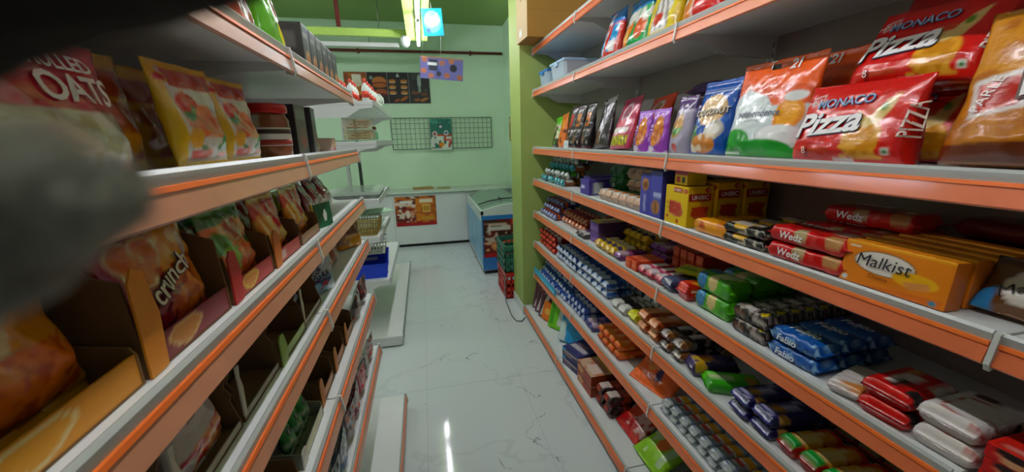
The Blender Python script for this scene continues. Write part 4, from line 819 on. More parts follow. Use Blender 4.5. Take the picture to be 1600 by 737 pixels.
rw('ry', 'biscuit_roll', 'biscuit roll', .19, .062, .062, 'b52a1a', [('R', .04, .4, .22, 1, '2a8a3a'), ('R', .25, .3, .55, 1, 'd09a3c'), ('E', .7, .6, .14, .3, 'c9803a'), ('N', .2, 0, 1, 1, 9, 6, .62, 'd8b87a', 4), ('R', 0, 0, .05, 1, '8a1a14'), ('R', .9, 0, 1, 1, 'c43a2a')], n=3.2)
# R7
rw('br', 'biscuit_roll', 'biscuit roll', .18, .048, .048, '2a468c', [('R', 0, 0, .10, 1, 'aab4cc'), ('R', .15, 0, .3, 1, '4a6ab0'), ('R', .35, .2, .55, 1, 'b4bccc'), ('R', .7, 0, .8, 1, '1a2c60')], n=2)
rw('pw', 'biscuit_roll', 'biscuit roll', .19, .06, .06, '4a4a84', [('R', .1, .3, .4, 1, 'b9a4b8'), ('R', .5, .2, .7, 1, '8a6a94')], n=2.5)
rw('oo', BP, 'biscuits', .19, .065, .055, 'ea6c18', [('R', .1, .3, .4, .8, 'e0803a'), ('N', 0, 0, 1, 1, 8, 6, .62, 'e89a5a', 3), ('R', 0, 0, .05, 1, 'a8441a'), ('R', .6, .1, .9, .3, 'b8401a')], n=3)
rb('obag', BP, 'biscuits', .28, .25, .06, 'ee6a14', [('P', [(.52, .85), (.62, .85), (.60, .5), (.70, .22), (.56, .2), (.46, .5)], '3a2458'), ('E', .25, .62, .06, .07, '9aa02c'), ('E', .82, .66, .10, .09, 'd8a07a'), ('N', .1, .2, .5, .5, 9, 8, .6, 'e8905a', 3)], nx=36, nz=34, gusset=False, seal=.05)
SB = [('N', 0, 0, 1, 1, 14, 6, .6, '9ab8c8', 9), ('R', .10, .1, .22, 1, '2c5a9c'), ('R', .30, .3, .42, 1, 'b8423a'), ('R', .46, .2, .62, 1, 'd8a02c'), ('R', .66, .1, .76, 1, '3a8cb8'), ('E', .9, .6, .06, .25, 'c9952c'), ('N', 0, 0, 1, 1, 10, 5, .64, '8f9698', 6)]
rw('sb', 'biscuit_bar', 'biscuit bar', .19, .055, .035, 'eceeea', SB, ns=36)
SB2 = [('R', .2, .3, .4, 1, 'd8b03a'), ('R', .45, .2, .55, 1, '2a3a6a'), ('R', .65, .2, .8, 1, '3a8cb0'), ('N', 0, 0, 1, 1, 8, 5, .62, '6a4a2c', 3)]
rw('sb2', 'biscuit_bar', 'biscuit bar', .18, .055, .035, 'b8b4a4', SB2)
rw('sb3', 'biscuit_bar', 'biscuit bar', .22, .055, .035, '4a3a30', [('N', 0, 0, 1, 1, 9, 5, .5, '8a5a3a', 3), ('R', .3, .2, .6, 1, '3a4a6a')])
# R8
BB8 = [('P', [(.1, .05), (.45, .1), (.7, .9), (.5, .95)], 'c9c4c0'), ('P', [(.55, .1), (.85, .05), (.95, .7)], 'b8aaa4'), ('R', 0, 0, .12, 1, '6b3a4a'), ('R', .2, .85, .6, .95, '8a5a64')]
rc('b8', BC, 'biscuit carton', .16, .035, .25, '33201c', faces={'front': ('3a2420', BB8), 'top': ('3a2420', [])}, res=24)
rc('o8', BC, 'biscuit carton', .12, .035, .17, 'cf6a1a', faces={'front': ('d8741e', [('E', .5, .5, .25, .2, 'e8b060')])})
rc('l8', BC, 'biscuit carton', .17, .04, .29, '6cb82a', faces={'front': ('78c232', [('P', [(.55, .1), (.95, .1), (.95, .9), (.7, .9)], 'c9cfc4'), ('R', .05, .1, .3, .8, '4f9a22')]), 'top': ('8acb4a', [])}, res=24)
rc('c8', BC, 'biscuit carton', .24, .05, .32, '2b86b8', faces={'front': ('2f90c4', [('P', [(0, 0), (.3, .0), (.2, .5), (0, .5)], 'd0dcd8'), ('N', .1, .2, .9, .9, 5, 6, .62, '1f6a9c', 3), ('R', .5, .3, .7, .7, '237ab0')]), 'top': ('3fa4d0', [])}, res=24)
rc('p8', BC, 'biscuit carton', .20, .20, .07, '2c2a52', faces={'front': ('322f5c', [('R', .1, .6, .9, .72, 'c9b4b0'), ('R', .1, .3, .6, .42, 'b58a84'), ('P', [(0, .7), (.2, .7), (.2, 1), (0, 1)], '3a9acc')]), 'top': ('343164', [('R', .1, .3, .9, .5, 'b9b0b4'), ('R', .2, .6, .7, .7, 'a87f78')])}, res=20)
rc('k8', BC, 'biscuit carton', .22, .20, .075, '8a3a24', faces={'front': ('a8482a', [('R', .5, .1, .95, .8, '9a2c1c'), ('E', .25, .5, .18, .3, 'c9935a'), ('R', 0, .8, 1, 1, '6b2a1c')]), 'top': ('c9a890', [('R', .0, .7, 1, 1, 'd0b83a'), ('N', 0, 0, 1, .7, 8, 8, .5, 'b8785a', 3), ('R', .4, .1, .9, .5, 'd8c0b4')])}, res=24)
rw('x8', BP, 'biscuits', .20, .085, .07, '2c1c1e', [('N', 0, 0, 1, 1, 8, 6, .55, '8a3028', 3), ('R', .1, .5, .4, .9, 'c9b8b0'), ('R', .5, .2, .7, .6, 'b0402c')], wr=.003)
rb('r8', BP, 'biscuits', .22, .26, .07, 'a61c24', [('N', 0, .15, 1, .9, 9, 8, .55, 'c9a09a', 3), ('R', 0, .0, 1, .12, 'bf2a2c'), ('E', .3, .5, .2, .2, 'c8402a')], nx=30, nz=30, gusset=False, seal=.05)
rb('li8', BP, 'biscuits', .22, .30, .09, '8fc41c', [('E', .55, .45, .16, .16, 'd8743a'), ('E', .62, .6, .1, .1, 'd8c8a0'), ('N', .05, .1, .4, .9, 12, 8, .6, 'c4d8a0', 3), ('R', .75, .1, .9, .9, 'b4cfa0'), ('R', 0, .96, 1, 1, '4a6a12')], nx=34, nz=34, gusset=False, seal=.04)
rb('k9', BP, 'biscuits', .24, .30, .08, '1e1614', [('E', .5, .3, .2, .16, 'd8772c'), ('E', .3, .15, .16, .12, 'c99a3a'), ('E', .65, .12, .12, .09, '2a4ab0'), ('R', .1, .6, .3, .68, 'c43a2a'), ('N', .1, .1, .9, .9, 8, 8, .64, '8a5a3a', 3)], nx=34, nz=34, gusset=False, seal=.04)
rc('dtray', 'display_tray', 'tray', .62, .012, .055, '3aa0cc', faces={'front': ('3fa8d4', [('S', 0, .2, 1, .5, 16, .3, '8accdf'), ('R', 0, .8, 1, 1, '2a8ab4')])}, res=30)

# ================================================================== PRODUCTS: RIGHT RUN
HP = PI/2
# shelf 2
row('R', 2, 'tubA', 3.38, 0, 1, 'clear plastic tub with dark blue lid next to green pillar', None, xo=.16)
row('R', 2, 'tubB', 3.06, 0, 1, 'larger clear plastic tub with pale blue lid, upper right shelf', None, xo=.18)
row('R', 2, 'sachR', 2.77, 0, 1, 'small red and white pouch lying by the clear tubs', None, xo=.07, lean=-1.1, rz=.1)
row('R', 2, 'sachG', 2.47, 0, 1, 'green pouch with white lettering lying near shelf edge', None, xo=.08, lean=-1.15, rz=-.1)
row('R', 2, 'mpRB', 2.22, 0, 1, 'red, white and blue multipack standing on upper right shelf', None, xo=.09, lean=-.12)
row('R', 2, 'mpGO', 1.975, 0, 1, 'green and orange multipack with blue top on upper right shelf', None, xo=.10, lean=-.12)
row('R', 2, 'mpYW', 1.72, 0, 1, 'yellow multipack with striped white lettering on upper right shelf', None, xo=.09, lean=-.15)
row('R', 2, 'mpOR', 1.465, 0, 1, 'half orange, half red snack multipack on upper right shelf', None, xo=.10, lean=-.15)
row('R', 2, 'mpY', 1.20, 0, 1, 'plain yellow multipack with red badge, upper right shelf', None, xo=.10, lean=-.1)
# box on top shelf
def top_box():
    o = carton('cardboard_box', None, .56, .30, .42, '9c7440', faces={'front': ('a67c44', [('R', 0, .47, 1, .475, '8a6434')]), 'left': ('c4b08c', [('R', .25, .08, .5, .2, 'e4e6e0'), ('R', .4, .7, .55, .85, '8a7a5a')])}, res=30, m=print_mat('printed_kraft', .85))
    t = MB().box(-.28, -.152, .18, .28, -.1505, .20); return o
BUILD['topbox'] = (top_box, 'box')
put('topbox', (1.13, 3.375, 2.513), (0, 0, .04), 'large brown cardboard box on top shelf beside the pillar')
# shelf 3
row('R', 3, 'gk', 3.22, 0, 1, 'small dark pouch with bright green top next to pillar', None, xo=.10, lean=-.1)
row('R', 3, 'og', 3.04, 0, 1, 'small orange pouch between green-top and black pouches', None, xo=.09, lean=-.12, roll=-.1)
row('R', 3, 'bkr', 2.87, 0, 1, 'black snack pouch with red panel, eye-level right shelf', None, xo=.10, lean=-.1)
row('R', 3, 'bk', 2.71, .155, 2, 'black snack pouch with orange panel, eye-level right shelf', 'black pouches with orange panels', xo=.09, lean=-.12)
row('R', 3, 'wb', 2.33, 0, 1, 'black pouch with slanting white stripes, eye-level right shelf', None, xo=.10, lean=-.2, roll=-.12)
row('R', 3, 'mg', 2.12, 0, 1, 'magenta pouch with yellow band, beside the striped black pouch', None, xo=.11, lean=-.3, roll=-.06)
row('R', 3, 'or', 1.92, 0, 1, 'orange-red pouch with yellow band leaning back', None, xo=.17, lean=-.35, roll=-.08)
row('R', 3, 'pu', 1.79, .133, 2, 'small purple oat pouch with orange picture', 'small purple oat pouches', xo=.06, lean=-.06)
row('R', 3, 'gv', 1.528, 0, 1, 'silver and violet pouch with sandwich picture', None, xo=.09, lean=-.1)
put('vi', (1.22, 1.56, 1.659+.245), (-1.3, 0, -HP+.3), 'dark violet bag lying on top of the silver and violet pouch')
row('R', 3, 'gv', 1.60, 0, 1, 'silver and violet pouch standing behind the front one', None, xo=.22, lean=-.03)
row('R', 3, 'co', 1.365, 0, 1, 'royal blue coconut snack pouch, front of shelf', None, xo=.10, lean=-.12)
row('R', 3, 'ind', 1.115, 0, 1, 'orange, white and green carry bag, front', None, xo=.10, lean=-.12, rz=.02, jit=0)
row('R', 3, 'ind', 1.10, 0, 1, 'orange carry bag standing behind the white and green one', None, xo=.235, lean=-.1, z0=.012, jit=0)
row('R', 3, 'pizzaN', .815, 0, 1, 'red pizza biscuit multipack, lowest front one', None, xo=.07, lean=-.10, jit=0)
put('pizza', (1.170, .77, 1.66+.165), (-.30, .04, -HP-.04), 'red pizza biscuit multipack with carry handle, propped highest behind the front one')
put('pizzaN', (1.262, .80, 1.66), (-.0, 0, -HP), 'red pizza biscuit multipack, second back from shelf edge')
put('pizzaN', (1.39, .80, 1.66), (-.0, 0, -HP), 'red pizza biscuit multipack, third back and mostly hidden')
put('kr', (1.09, .465, 1.66), (-.18, .0, -HP), 'golden brown cracker bag at the right edge of eye-level shelf')
put('card', (1.002, 2.72, 1.6685), (0, 0, -HP), 'small white price card standing before the black pouches')
# shelf 4
for i in range(4):
    row('R', 4, 'r4roll' if i % 2 else 'r4roll2', 3.40-i*.02, .085, 7, ['brown and teal biscuit roll, lowest tier next to pillar', 'green banded biscuit roll, second tier next to pillar', 'brown and teal biscuit roll, third tier next to pillar', 'green banded biscuit roll, top tier next to pillar'][i], 'heap of biscuit rolls by the pillar, tier %s' % ORD[i+1], xo=.10+.03*i, rz=HP, z0=.056*i, jit=2.)
row('R', 4, 'pbox', 2.42, 0, 1, 'violet carton lying between roll heap and green packs', None, xo=.17)
row('R', 4, 'pbox', 2.60, 0, 1, 'violet carton at the back, left of its twin', None, xo=.27)
row('R', 4, 'gw', 2.18, .083, 6, 'pale green and white biscuit packet', 'pale green packets, bottom', xo=.12, rz=HP, rows=1)
row('R', 4, 'gk4', 2.20, .083, 2, 'solid green biscuit packet', 'solid green packets, on the pale green ones', xo=.20, rz=HP, layers=2, lh=.066, z0=.066)
row('R', 4, 'gw', 2.02, .083, 4, 'pale green packet stacked right of the solid green ones', 'pale green packets, stacked', xo=.22, rz=HP, layers=2, lh=.066, z0=.066)
row('R', 4, 'cadA', 1.665, 0, 1, 'narrow violet-blue biscuit carton standing, left one', None, xo=.13, jit=.3)
row('R', 4, 'cadB', 1.568, 0, 1, 'taller violet-blue carton with coffee bean picture', None, xo=.13, jit=.3)
row('R', 4, 'unib', 1.428, 0, 1, 'yellow fruit and nut biscuit carton, front left', None, xo=.07, jit=.2)
row('R', 4, 'unibT', 1.415, 0, 1, 'yellow fruit and nut carton standing behind the front one', None, xo=.192, jit=.2)
row('R', 4, 'unibT', 1.405, 0, 1, 'yellow fruit and nut carton deepest in its row', None, xo=.315, jit=.2)
row('R', 4, 'unibS', 1.435, 0, 1, 'small yellow carton with pink top, on the yellow cartons', None, xo=.075, z0=.168)
row('R', 4, 'ob', 1.235, .0, 1, 'orange-yellow biscuit packet before the yellow cartons, lower', None, xo=.06)
row('R', 4, 'ob', 1.235, .0, 1, 'orange-yellow biscuit packet lying behind the front one', None, xo=.15)
row('R', 4, 'ob', 1.23, .0, 1, 'orange-yellow biscuit packet third back in its row', None, xo=.24)
row('R', 4, 'by', 1.075, 0, 1, 'black packet with round yellow biscuits', 'black packets with yellow biscuits', xo=.07, rows=3, bp=.1, layers=2, lh=.036)
row('R', 4, 'wz', .855, .0, 1, 'red wedge cracker packet', 'red wedge cracker packets, front', xo=.075, rows=3, bp=.122, layers=2, lh=.051, jit=.6)
put('wz', (1.26, .84, 1.474), (0, 0, -HP+.05), 'red wedge cracker packet alone on top of the pile')
row('R', 4, 'dkr', .60, .0, 1, 'dark red cracker packet at the back behind orange cartons', 'dark red packets at the back', xo=.38, layers=3, lh=.051)
row('R', 4, 'malk', .640, 0, 1, 'orange cheese cracker carton', 'orange cheese cracker cartons', xo=.045, rows=5, bp=.055, jit=.35, lean=-.06)
put('malkP', (1.10, .415, 1.372), (-.55, .05, -HP+.1), 'brown clear cracker pouch leaning, right of orange cartons')
put('malkP', (1.25, .41, 1.372), (-.55, 0, -HP-.1), 'brown clear cracker pouch behind the leaning one')
# shelf 5
for i in range(3): row('R', 5, 'sr', 3.42, .07, 6, ['blue and orange biscuit roll, bottom tier', 'blue and orange biscuit roll, middle tier', 'blue and orange biscuit roll, top tier'][i], 'blue and orange rolls, tier '+ORD[i+1], xo=.10+.035*i, rz=HP, z0=.051*i, jit=1.6)
for i in range(2): row('R', 5, 'sro', 2.98, .07, 7, ['rust red biscuit roll, lower tier', 'rust red biscuit roll, upper tier'][i], 'rust red rolls, tier '+ORD[i+1], xo=.155+.015*i, rz=HP, z0=.051*i, jit=1.)
row('R', 5, 'sro', 2.62, .07, 3, 'rust red biscuit roll deep on the shelf', 'rust red rolls at the back', xo=.38, rz=HP, layers=2, lh=.051)
row('R', 5, 'bpb', 2.655, .076, 4, 'black and violet biscuit packet near the shelf edge', 'black and violet packets', xo=.11, rz=HP, layers=1, z0=.0, skip=((0, 0, 0), (1, 0, 0)))
row('R', 5, 'ypc', 2.31, 0, 1, 'violet carton with yellow top', 'violet cartons with yellow tops', xo=.15, layers=2, lh=.072)
row('R', 5, 'yel', 2.20, .068, 4, 'yellow biscuit packet with dark spot', 'yellow packets', xo=.10, rz=HP, layers=1)
row('R', 5, 'yel', 2.18, .068, 4, 'yellow biscuit packet further back', 'yellow packets, back', xo=.29, rz=HP, layers=2, lh=.056)
row('R', 5, 'mag', 1.925, .076, 1, 'purple biscuit packet at the front', 'purple packets, front', xo=.105, rz=HP)
row('R', 5, 'mag', 1.885, .076, 2, 'purple biscuit packet, back', 'purple packets, back', xo=.31, rz=HP, layers=2, lh=.046)
row('R', 5, 'cube', 1.79, .059, 2, 'salmon red cube-ended carton', 'salmon red cube-ended cartons, front', xo=.09, jit=.5)
row('R', 5, 'cube', 1.73, .060, 4, 'salmon red carton at the back of the shelf', 'salmon red cartons, back', xo=.33, jit=.5, layers=2, lh=.056)
row('R', 5, 'pk', 1.67, .071, 3, 'pink and white biscuit packet', 'pink and white packets', xo=.105, rz=HP-.1, layers=1)
put('yg', (1.17, 1.44, 1.063+.064), (0, 0, -HP+.5), 'thin yellow-green packet lying across the dark blue one')
row('R', 5, 'db', 1.445, 0, 1, 'dark navy biscuit packet near shelf edge', None, xo=.105, rz=HP-.1)
row('R', 5, 'tg', 1.345, 0, 1, 'red and yellow biscuit packet, front of its pair', None, xo=.105, rz=HP-.1)
row('R', 5, 'tg', 1.35, 0, 1, 'red and yellow biscuit packet, behind', None, xo=.32, rz=HP)
row('R', 5, 'gn5', 1.20, 0, 1, 'bright green biscuit packet', 'bright green packets', xo=.085, rz=.02, layers=2, lh=.076, rows=3, bp=.118, jit=.6)
row('R', 5, 'ch', 1.01, .0, 1, 'dark chocolate biscuit bar', 'dark chocolate bars', xo=.055, rows=6, bp=.059, layers=2, lh=.052, rz=.02, jit=.6)
row('R', 5, 'fb', .845, .0, 1, 'metallic blue biscuit packet', 'metallic blue packets', xo=.07, rows=3, bp=.097, layers=2, lh=.046, rz=.04, jit=.9)
put('wt', (1.095, .70, 1.0635), (0, 0, .25), 'white biscuit packet with orange end, lying aslant')
put('rd', (1.10, .60, 1.0635), (0, 0, .08), 'red biscuit packet with oval picture, bottom of its stack')
put('rd', (1.105, .60, 1.110), (0, 0, .02), 'red biscuit packet with oval picture, top of its stack')
put('w2', (1.105, .485, 1.0635), (0, 0, .04), 'white biscuit packet ringed in red, bottom of its stack')
put('w2', (1.11, .487, 1.115), (0, 0, 0), 'white biscuit packet ringed in red, top of its stack')
row('R', 5, 'rcart', .325, 0, 1, 'flat red biscuit carton with face picture', 'flat red cartons', xo=.09, rows=2, bp=.16, layers=3, lh=.031, jit=.5)
put('bkp', (1.09, .13, 1.0635), (0, 0, -HP), 'black biscuit packet at the near end of the shelf')
# shelf 6
row('R', 6, 'rr', 3.44, .092, 5, 'red biscuit packet next to pillar', 'red packets next to pillar', xo=.11, rz=HP, layers=3, lh=.052, jit=1.2)
row('R', 6, 'rr', 3.40, .092, 6, 'red biscuit packet at the back near pillar', 'red packets at the back near pillar', xo=.31, rz=HP, layers=3, lh=.052)
row('R', 6, 'bl', 2.96, .072, 6, 'blue and white biscuit roll', 'blue and white rolls', xo=.11, rz=HP, layers=2, lh=.056, jit=1.4)
row('R', 6, 'bs', 2.50, .082, 6, 'silver and blue crinkled biscuit packet', 'silver and blue packets', xo=.12, rz=HP, layers=2, lh=.056, jit=2)
row('R', 6, 'bs', 2.46, .082, 6, 'silver and blue crinkled packet, back', 'silver and blue packets, back', xo=.33, rz=HP, layers=2, lh=.056, jit=1)
row('R', 6, 'ww', 1.93, .08, 2, 'white and black biscuit packet', 'white and black packets', xo=.11, rz=HP)
row('R', 6, 'ww', 1.94, .08, 4, 'white and black packet, back', 'white and black packets, back', xo=.32, rz=HP, layers=2, lh=.052)
put('yy', (1.12, 1.745, .7655), (0, 0, -HP+1.45), 'bright yellow crumpled biscuit packet')
row('R', 6, 'ot', 1.635, .098, 2, 'tan biscuit packet', 'tan packets', xo=.11, rz=HP-.1, layers=2, lh=.056, jit=1.5)
row('R', 6, 'bb6', 1.44, .083, 2, 'black biscuit roll with white marks', 'black rolls with white marks, front', xo=.11, rz=HP-.08, layers=2, lh=.052, jit=1.5)
row('R', 6, 'bb6', 1.56, .072, 4, 'black biscuit roll, back', 'black rolls, back', xo=.32, rz=HP, layers=2, lh=.052, jit=.5)
put('py', (1.115, 1.24, .7655), (0, 0, -HP+1.25), 'dark purple packet with yellow picture')
put('gr', (1.115, 1.125, .7655), (0, 0, -HP+1.1), 'bright green crinkled packet beside the dark purple one')
row('R', 6, 'nb', .985, .092, 2, 'navy biscuit packet with round biscuits', 'navy packets', xo=.105, rz=HP-.12, layers=2, lh=.047, rows=2, bp=.21, jit=.6)
row('R', 6, 'ry', .80, .070, 5, 'red and yellow biscuit roll with green band, front', 'red and yellow rolls, front', xo=.11, rz=HP-.1, layers=1, jit=.5)
row('R', 6, 'ry', .80, .070, 5, 'red and yellow biscuit roll with green band, back', 'red and yellow rolls, back', xo=.325, rz=HP, layers=2, lh=.063, jit=1)
# shelf 7
for i in range(3): row('R', 7, 'br', 3.44, .066, 11, ['blue biscuit roll with white end, bottom tier', 'blue biscuit roll with white end, middle tier', 'blue biscuit roll with white end, top tier'][i], 'blue rolls, tier '+ORD[i+1], xo=.10+.03*i, rz=HP, z0=.049*i, jit=2)
row('R', 7, 'br', 2.68, .068, 5, 'blue biscuit roll right of the tall heap', 'blue rolls right of the heap', xo=.11, rz=HP-.2, layers=2, lh=.049, jit=1)
put('dtray', (.985, 3.20, .461), (0, 0, -HP), 'light blue display strip on shelf edge before the blue rolls')
row('R', 7, 'pw', 2.32, .078, 2, 'violet and pink biscuit roll', 'violet and pink rolls', xo=.11, rz=HP-.2, jit=1.5)
row('R', 7, 'oo', 2.12, .075, 4, 'orange biscuit packet', 'orange packets, front', xo=.11, rz=HP-.1, layers=2, lh=.056, jit=1.4)
row('R', 7, 'oo', 2.16, .075, 5, 'orange biscuit packet, back', 'orange packets, back', xo=.32, rz=HP, layers=2, lh=.056)
put('obag', (1.06, 1.60, .4535), (-.95, 0, -HP+.25), 'large orange bag with purple stroke, lying aslant at front')
row('R', 7, 'sb', 1.40, .064, 8, 'silver biscuit bar with blue band, front', 'silver bars, front', xo=.11, rz=HP-.08, layers=1, jit=.6)
row('R', 7, 'sb', 1.40, .064, 8, 'silver biscuit bar with blue band, stacked', 'silver bars, stacked', xo=.115, rz=HP-.08, z0=.036, jit=.5)
row('R', 7, 'sb2', 1.40, .064, 8, 'yellow and white biscuit bar behind the silver ones', 'yellow and white bars', xo=.335, rz=HP, layers=2, lh=.036, jit=1)
# shelf 8 (base deck)
row('R', 8, 'b8', 3.42, .10, 3, 'dark brown carton with white streaks leaning on base shelf', 'dark brown leaning cartons', xo=.10, lean=-.25, rz=.55, jit=1)
put('o8', (1.0, 3.16, .103), (-.2, .1, -HP+.5), 'small orange carton leaning beside the dark brown ones')
put('l8', (1.03, 2.985, .103), (-.3, 0, -HP+.55), 'lime green carton leaning, left of the blue one')
put('c8', (1.06, 2.70, .103), (-.4, 0, -HP+.6), 'sky blue carton leaning, front one')
put('c8', (1.125, 2.735, .103), (-.4, 0, -HP+.6), 'sky blue carton leaning, behind the front one')
row('R', 8, 'p8', 2.40, 0, 1, 'navy carton with pale lettering', 'navy cartons', xo=.12, rz=.25, layers=2, lh=.072)
row('R', 8, 'k8', 2.145, 0, 1, 'brown cookie carton with yellow strip', 'brown cookie cartons', xo=.13, layers=2, lh=.077, jit=1)
row('R', 8, 'x8', 1.96, .10, 2, 'dark red and black biscuit packet', 'dark red and black packets', xo=.15, rz=HP, layers=2, lh=.071, jit=1.5)
put('r8', (1.0, 1.70, .115), (-1.05, 0, -HP+.02), 'red and white speckled pouch lying on base shelf, front')
put('r8', (1.215, 1.70, .115), (-1.05, 0, -HP), 'red and white speckled pouch lying behind')
put('li8', (.985, 1.47, .12), (-1.15, 0, -HP+.03), 'lime green pouch lying on base shelf, front')
put('k9', (1.03, 1.20, .12), (-1.0, 0, -HP+.1), 'black pouch with orange picture lying on base shelf')

# ================================================================== PRODUCTS: LEFT RUN KINDS
OA = [('R', 0, .48, 1, 1, 'b52a3c'), ('R', 0, 0, 1, .10, 'b0283a'), ('N', 0, .10, 1, .47, 20, 14, .52, 'b8a88c', 4), ('E', .35, .28, .3, .12, 'c4b8a8'), ('R', 0, .47, 1, .485, 'c9c0b4')]
rb('oats', SP, 'oats', .25, .168, .08, 'cfc6b8', OA, nx=44, nz=40, back='b52a3c', texts=[('OATS', .046, .045, .106, 'e8dede', dict(off=.02)), ('ROLLED', .026, .04, .138, 'e8dede', dict(off=.02))])
MS = [('R', .16, .06, .96, .94, 'cfcbc0'), ('R', .20, .76, .96, .94, 'b5432a'), ('E', .36, .60, .17, .13, 'c4301c'), ('E', .62, .45, .2, .17, 'e0824a'), ('N', .2, .1, .95, .5, 8, 9, .52, 'd0662c', 3), ('N', .2, .15, .95, .6, 7, 8, .68, '3f7a34', 7), ('E', .28, .28, .12, .10, 'd8a034'), ('R', .2, .08, .5, .16, 'c8402c'), ('E', .14, .84, .10, .055, 'e8c030'), ('E', .14, .84, .085, .04, 'c8281c')]
rb('msy', SP, 'seasoning', .155, .185, .055, 'd8b01e', MS, nx=36, nz=40, gusset=False, seal=.07, flare=.12)
MB_ = [('R', .1, .1, .95, .88, 'b07a1c'), ('N', .1, .1, .95, .6, 7, 8, .5, '8a3a1c', 3), ('R', .2, .62, .95, .86, '8f3a22')]
rb('msb', SP, 'seasoning', .155, .185, .055, 'c89a1e', MB_, nx=24, nz=26, gusset=False, seal=.07)
def jar():
    o = empty('snack_jar')
    MB().lathe([(.048, 0), (.054, .006), (.056, .03), (.056, .105), (.046, .122), (.046, .128)], 28).build('jar_body', mat('jar_clear', '9c5a34', .15, alpha=.75), o)
    b = MB(); r2 = random.Random(8)
    for i in range(46):
        a = r2.uniform(0, 2*PI); R_ = r2.uniform(.02, .045); z = r2.uniform(.006, .10); x, y = R_*math.cos(a), R_*math.sin(a)
        b.tube([(x-.007, y, z), (x, y+.003, z+.005), (x+.007, y, z)], [.004, .007, .004], 6)
    b.build('nuts', mat('jar_nuts', 'a8673a', .6, var=.3, bscale=60), o)['kind'] = 'stuff'
    lb = MB().lathe([(.0568, .035), (.0568, .085)], 28).build('label', mat('jar_label', 'ddd8d0', .4), o)
    MB().lathe([(.0573, .037), (.0573, .052)], 28).build('label_band', mat('jar_band', '9a2a22', .4), lb)
    MB().lathe([(.0573, .068), (.0573, .080)], 28).build('label_band', mat('jar_dark_band', '3d2a26', .4), lb)
    MB().lathe([(.052, .124), (.055, .128), (.055, .144), (.050, .150)], 28).build('lid', mat('jar_lid', 'c01f1a', .35), o)
    return o
BUILD['jar'] = (jar, 'jar')
rc('dbx', 'food_carton', 'carton', .09, .11, .165, '4a4648', faces={'front': ('575255', [('R', .1, .7, .9, .92, '6f7a72'), ('E', .6, .35, .3, .2, '9a4a52'), ('N', .1, .1, .9, .5, 6, 8, .55, '6b5a5c', 3)]), 'left': ('3a3638', [])}, res=16)
rc('pkx', 'food_carton', 'carton', .10, .10, .06, 'b8788a', faces={'front': ('c4607a', [('E', .4, .6, .25, .3, 'dccf6a'), ('R', .6, .1, .9, .5, 'a83a4c')]), 'left': ('d8c0b0', [])}, res=14)
rb('cbt', SP, 'snack', .08, .15, .05, 'b8a878', [('E', .5, .8, .4, .12, 'd0c23a'), ('N', 0, 0, 1, .7, 5, 8, .5, '8a7a50', 3)], nx=14, nz=18)
NT = [('N', 0, 0, 1, .9, 14, 16, .5, '8a5a3c', 3), ('N', 0, 0, 1, .9, 10, 12, .62, 'a8452c', 6), ('N', 0, 0, 1, 1, 8, 14, .72, 'd8d2cc', 9), ('R', 0, .93, 1, 1, 'b0a49a')]
rb('nut', SP, 'nuts', .21, .34, .10, 'a88068', NT, nx=30, nz=44, gusset=True, wr=.005)
rb('gy', SP, 'snack', .17, .33, .08, '5ca02a', [('R', .48, 0, .60, 1, 'c9c42c'), ('R', .6, 0, 1, 1, 'a09a8a'), ('N', .6, .0, 1, .5, 9, 12, .5, '8a2f34', 3), ('R', 0, .8, .5, 1, 'd6cf3a')], nx=30, nz=34, wr=.004)
rc('bfx', 'food_carton', 'carton', .088, .12, .155, '262626', faces={'front': ('2c2c2c', [('R', 0, 0, 1, .12, '3a2f26'), ('E', .5, .3, .3, .16, 'c08a5a'), ('E', .55, .26, .22, .10, 'a86438'), ('R', .1, .75, .6, .8, '8a8a86'), ('R', 0, 0, .06, 1, '4a4a48')]), 'left': ('3f3f3e', [('R', .2, .5, .8, .8, '6a6a66')])}, res=20)
# L4
def ocarton(w, d, h, hf, side, ops_front, front, flap, inner='6b4a2c', slope=.45, torn=False):
    """open display carton, front -y low lip hf, side walls rise to the back"""
    def fn():
        o = empty('display_carton'); m = mat('carton_board_'+side, side, .8, var=.06, bscale=10)
        MB().box(-w/2, -d/2, 0, w/2, d/2, .003).build('carton_base', m, o)
        for s in (-1, 1):
            x0, x1 = sorted((s*w/2, s*(w/2-.004)))
            pts = [(-d/2, .003), (d/2, .003), (d/2, h), (-d/2+d*slope*.5, h), (-d/2+.006, h*.86), (-d/2, hf)]
            if torn: pts = [(-d/2, .003), (d/2, .003), (d/2, h), (-d/2+.02, h), (-d/2+.012, h*.9), (-d/2+.018, h*.75), (-d/2+.008, h*.6), (-d/2+.012, h*.5), (-d/2, hf)]
            sw = MB().prism(pts, x0, x1, 'x').build('side_wall', m, o)
        MB().box(-w/2+.004, d/2-.004, .003, w/2-.004, d/2, h).build('rear_wall', m, o)
        U, V = np.meshgrid(np.linspace(0, 1, 31), np.linspace(0, 1, 11))
        q = flat_grid('front_lip', w-.008, hf, front, ops_front, 30, 10, CARD, o); q.location = (0, -d/2+.001, hf/2+.003)
        if flap:
            # a printed tab folded out from the left side wall
            f = MB().prism([(-w/2-.001, .0), (-w/2+.034, .002), (-w/2+.040, h*.5), (-w/2+.028, h*.92), (-w/2+.010, h*.97), (-w/2-.001, h*.85)], -d/2-.004, -d/2-.001).build('front_flap', mat('flap_'+flap, flap, .5), o)
        if torn:
            f = MB().prism([(-w/2, hf), (-w/2+.010, hf), (-w/2+.014, h*.6), (-w/2+.008, h*.8), (-w/2+.012, h), (-w/2, h)], -d/2-.002, -d/2+.001).build('torn_edge', mat('torn_paper', 'c9c4b4', .8), o)
        return o
    return fn
